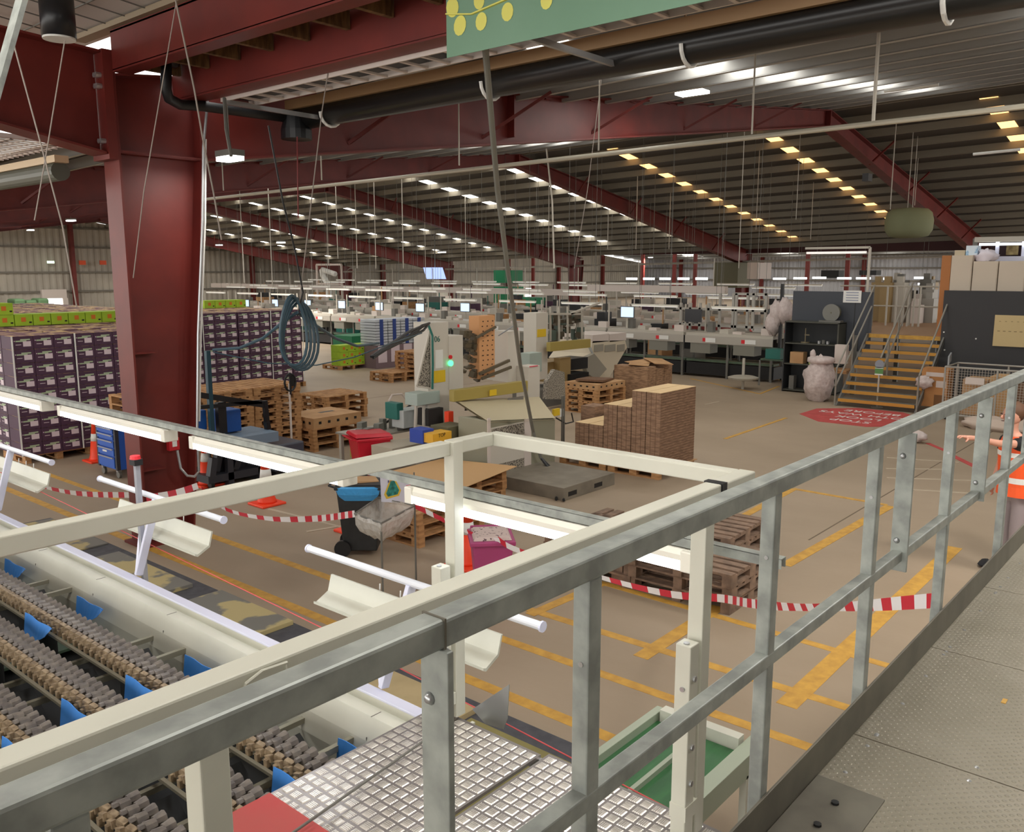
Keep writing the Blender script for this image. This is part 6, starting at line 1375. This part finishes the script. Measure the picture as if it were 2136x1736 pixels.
q = aty(105, 547, 62.6); tag(MB().box(q.x-.22, q.x+.22, 62.5, 62.6, q.z-.08, q.z+.08).build('exit_light', M('exit_glow', (.6, 1, .7), .5, emit=(.75, 1, .75), estr=1.2)), 'small pale green emergency light on the far corrugated wall', 'light')
p0, p1 = aty(25, 641, 60), aty(97, 622, 60)
t = thing('sack_pile', 'pile of green bulk sacks beside the bright doorway in the far wall', 'sacks', (p0.x, 60, 0))
sw = (p1.x-p0.x)/3
for k in range(3): MB().box(p0.x+k*sw, p0.x+sw*.94+k*sw, 59.5, 60.8, 0, p1.z-.1*(k % 2)).build('sack', M('sack_green', srgb(96, 130, 92), .7), t, bev=.12)
for k, (x, y) in enumerate(((14, 52), (22, 57), (34, 56), (40, 40), (18, 42))): highbay(x, y, (znear(x, y) if x < 26.5 else zfar(x, y))-.9, 'small lamp added to light the far wall, %s of the distant ones' % ORD[k], .5, 240)  # distant lamps added to brighten the end wall
# ================================================================ PERSON
gp = atz(2106, 1196); Lv = Vector((-.649, .761, 0)); Sv = Vector((.761, .649, 0))   # forward (towards the arm), sideways away
vest = M('hi_vis_orange', srgb(246, 92, 34), .6); skin = M('skin', srgb(206, 150, 128), .5); blk = M('black_cloth', srgb(24, 24, 28), .8); trs = M('grey_trousers', srgb(150, 138, 140), .8); hair = M('hair_brown', srgb(96, 66, 46), .7)
PS = 1.08
def W(f, s, z): return gp+Lv*f*PS+Sv*s*PS+Vector((0, 0, z*PS))
def skinmesh(name, verts, edges, radii, mat, parent, sub=2, root=0):
    me = bpy.data.meshes.new(name); me.from_pydata([tuple(v) for v in verts], edges, []); o = bpy.data.objects.new(name, me); COL.objects.link(o)
    sk = o.modifiers.new('skin', 'SKIN'); sk.use_smooth_shade = True
    for i, r in enumerate(radii): me.skin_vertices[0].data[i].radius = (r, r) if not isinstance(r, tuple) else r
    me.skin_vertices[0].data[root].use_root = True
    s2 = o.modifiers.new('sub', 'SUBSURF'); s2.levels = sub; s2.render_levels = sub
    me.materials.append(mat)
    if parent is not None:
        o.parent = parent; o.location = -parent.location
    return o
pr = thing('person', 'person in orange vest and grey trousers reaching one bare arm out beyond the handrail', 'person', tuple(gp))
V = [W(0, 0, .92), W(.02, 0, 1.1), W(.05, 0, 1.28), W(.08, 0, 1.42), W(.1, 0, 1.5), W(.12, 0, 1.56), W(.13, 0, 1.66), W(.13, 0, 1.74),   # 0-7 pelvis..head
     W(.09, -.17, 1.42), W(.34, -.2, 1.43), W(.6, -.22, 1.49), W(.69, -.22, 1.50),                    # 8-11 reaching arm to palm
     W(.07, .17, 1.40), W(.06, .25, 1.14), W(.12, .26, .92), W(.13, .26, .85),                             # 12-15 other arm
     W(0, -.09, .86), W(.03, -.1, .48), W(0, -.1, .09), W(.12, -.1, .04), W(0, .09, .86), W(.04, .1, .48), W(-.02, .1, .09), W(.1, .1, .04)]
E_ = [(0, 1), (1, 2), (2, 3), (3, 4), (4, 5), (5, 6), (6, 7), (3, 8), (8, 9), (9, 10), (10, 11), (3, 12), (12, 13), (13, 14), (14, 15), (0, 16), (16, 17), (17, 18), (18, 19), (0, 20), (20, 21), (21, 22), (22, 23)]
R_ = [.13, .12, .14, .12, .055, .06, .09, .075, .055, .042, .028, .032, .055, .042, .028, .032, .085, .06, .04, .035, .085, .06, .04, .035]
nb_ = len(V)
for side, (pf, ps, pz) in ((0, (.71, -.22, 1.50)), (1, (.14, .26, .83))):
    wrist = 11 if side == 0 else 15
    for k, (ds, dz2, L) in enumerate(((-.03, .02, .07), (-.012, .026, .08), (.008, .022, .076), (.026, .012, .06))):
        i = len(V); V += [W(pf+.015, ps+ds, pz+dz2*.4), W(pf+.015+L*.5, ps+ds*1.2, pz+dz2*.7), W(pf+.015+L*.95, ps+ds*1.3, pz+dz2*.3-.012)]
        E_ += [(wrist, i), (i, i+1), (i+1, i+2)]; R_ += [.012, .009, .007]
    i = len(V); V += [W(pf-.01, ps-.035, pz-.02), W(pf+.02, ps-.055, pz-.035)]; E_ += [(wrist, i), (i, i+1)]; R_ += [.011, .008]
skinmesh('body', V, E_, R_, skin, pr)
# clothes
tv = [W(0, 0, 1.04), W(0, 0, .9), W(0, -.09, .84), W(.03, -.1, .48), W(0, -.1, .1), W(0, .09, .84), W(.04, .1, .48), W(-.02, .1, .1)]
skinmesh('trousers', tv, [(0, 1), (1, 2), (2, 3), (3, 4), (1, 5), (5, 6), (6, 7)], [.145, .15, .105, .085, .075, .105, .085, .075], trs, pr)
sv_ = [W(.02, 0, 1.0), W(.05, 0, 1.25), W(.08, 0, 1.42), W(.09, 0, 1.49), W(.09, -.17, 1.42), W(.22, -.19, 1.425), W(.07, .17, 1.405), W(.07, .23, 1.25)]
skinmesh('black_shirt', sv_, [(0, 1), (1, 2), (2, 3), (2, 4), (4, 5), (2, 6), (6, 7)], [.155, .155, .135, .07, .078, .07, .075, .065], blk, pr)
def ring(c, rf, rs, n=28, a0=0, a1=2*math.pi): return [(c+Lv*(rf*math.cos(a0+(a1-a0)*k/n))+Sv*(rs*math.sin(a0+(a1-a0)*k/n))) for k in range(n+1)]
prof = [(.86, .21, .235, 0), (1.0, .19, .22, .01), (1.15, .185, .215, .03), (1.3, .175, .21, .05), (1.42, .14, .2, .075), (1.48, .09, .13, .09)]
def band(za, zb, nm, m_, par, ex=.0):
    mb = MB(); Z_ = [za+(zb-za)*k/6 for k in range(7)]; rg = []
    for z in Z_:
        for (p0_, p1_) in zip(prof, prof[1:]):
            if p0_[0] <= z <= p1_[0]+1e-6:
                u = (z-p0_[0])/(p1_[0]-p0_[0]); q = [p0_[i]+(p1_[i]-p0_[i])*u for i in range(4)]; break
        rg.append(ring(W(q[3], 0, z), q[1]+ex, q[2]+ex))
    for r0, r1 in zip(rg, rg[1:]):
        for k in range(28): mb.face([r0[k], r0[k+1], r1[k+1], r1[k]])
    return mb.build(nm, m_, par, smooth=True)
v_ = band(.86, 1.48, 'vest', vest, pr)
s1 = band(1.0, 1.06, 'silver_band', ywhite, v_, .004); s2 = band(1.27, 1.32, 'silver_band', ywhite, v_, .004)
h = MB(); h.blob(W(.13, 0, 1.69), (.10, .095, .125), 16, 12, .02, 1); hh = h.build('head', skin, pr, smooth=True)
h = MB(); h.blob(W(.105, 0, 1.725), (.108, .105, .115), 16, 12, .08, 2, fr=6); h.build('hair', hair, pr, smooth=True)
mb = MB(); mb.blob(W(.235, 0, 1.67), (.02, .016, .024), 8, 6, 0, 1); mb.build('nose', skin, pr, smooth=True)
mb = MB(); mb.blob(W(.222, -.035, 1.70), (.01, .012, .008), 8, 6, 0, 1).blob(W(.222, .035, 1.70), (.01, .012, .008), 8, 6, 0, 1).blob(W(.222, 0, 1.63), (.01, .022, .005), 8, 6, 0, 1); mb.build('eyes_and_mouth', M('dark_feature', srgb(70, 40, 36), .5), pr, smooth=True)
for s_ in (-.1, .1): MB().blob(W(.07, s_, .05), (.13, .055, .05), 12, 8, 0, 1).build('shoe', blk, pr, smooth=True)
p = atz(2055, 1180); tag(MB().blob((p.x, p.y, .03), (.14, .07, .035), 12, 8, .2, 3).build('dark_glove', blk, smooth=True), 'dark glove lying on the floor beyond the toe board', 'glove')
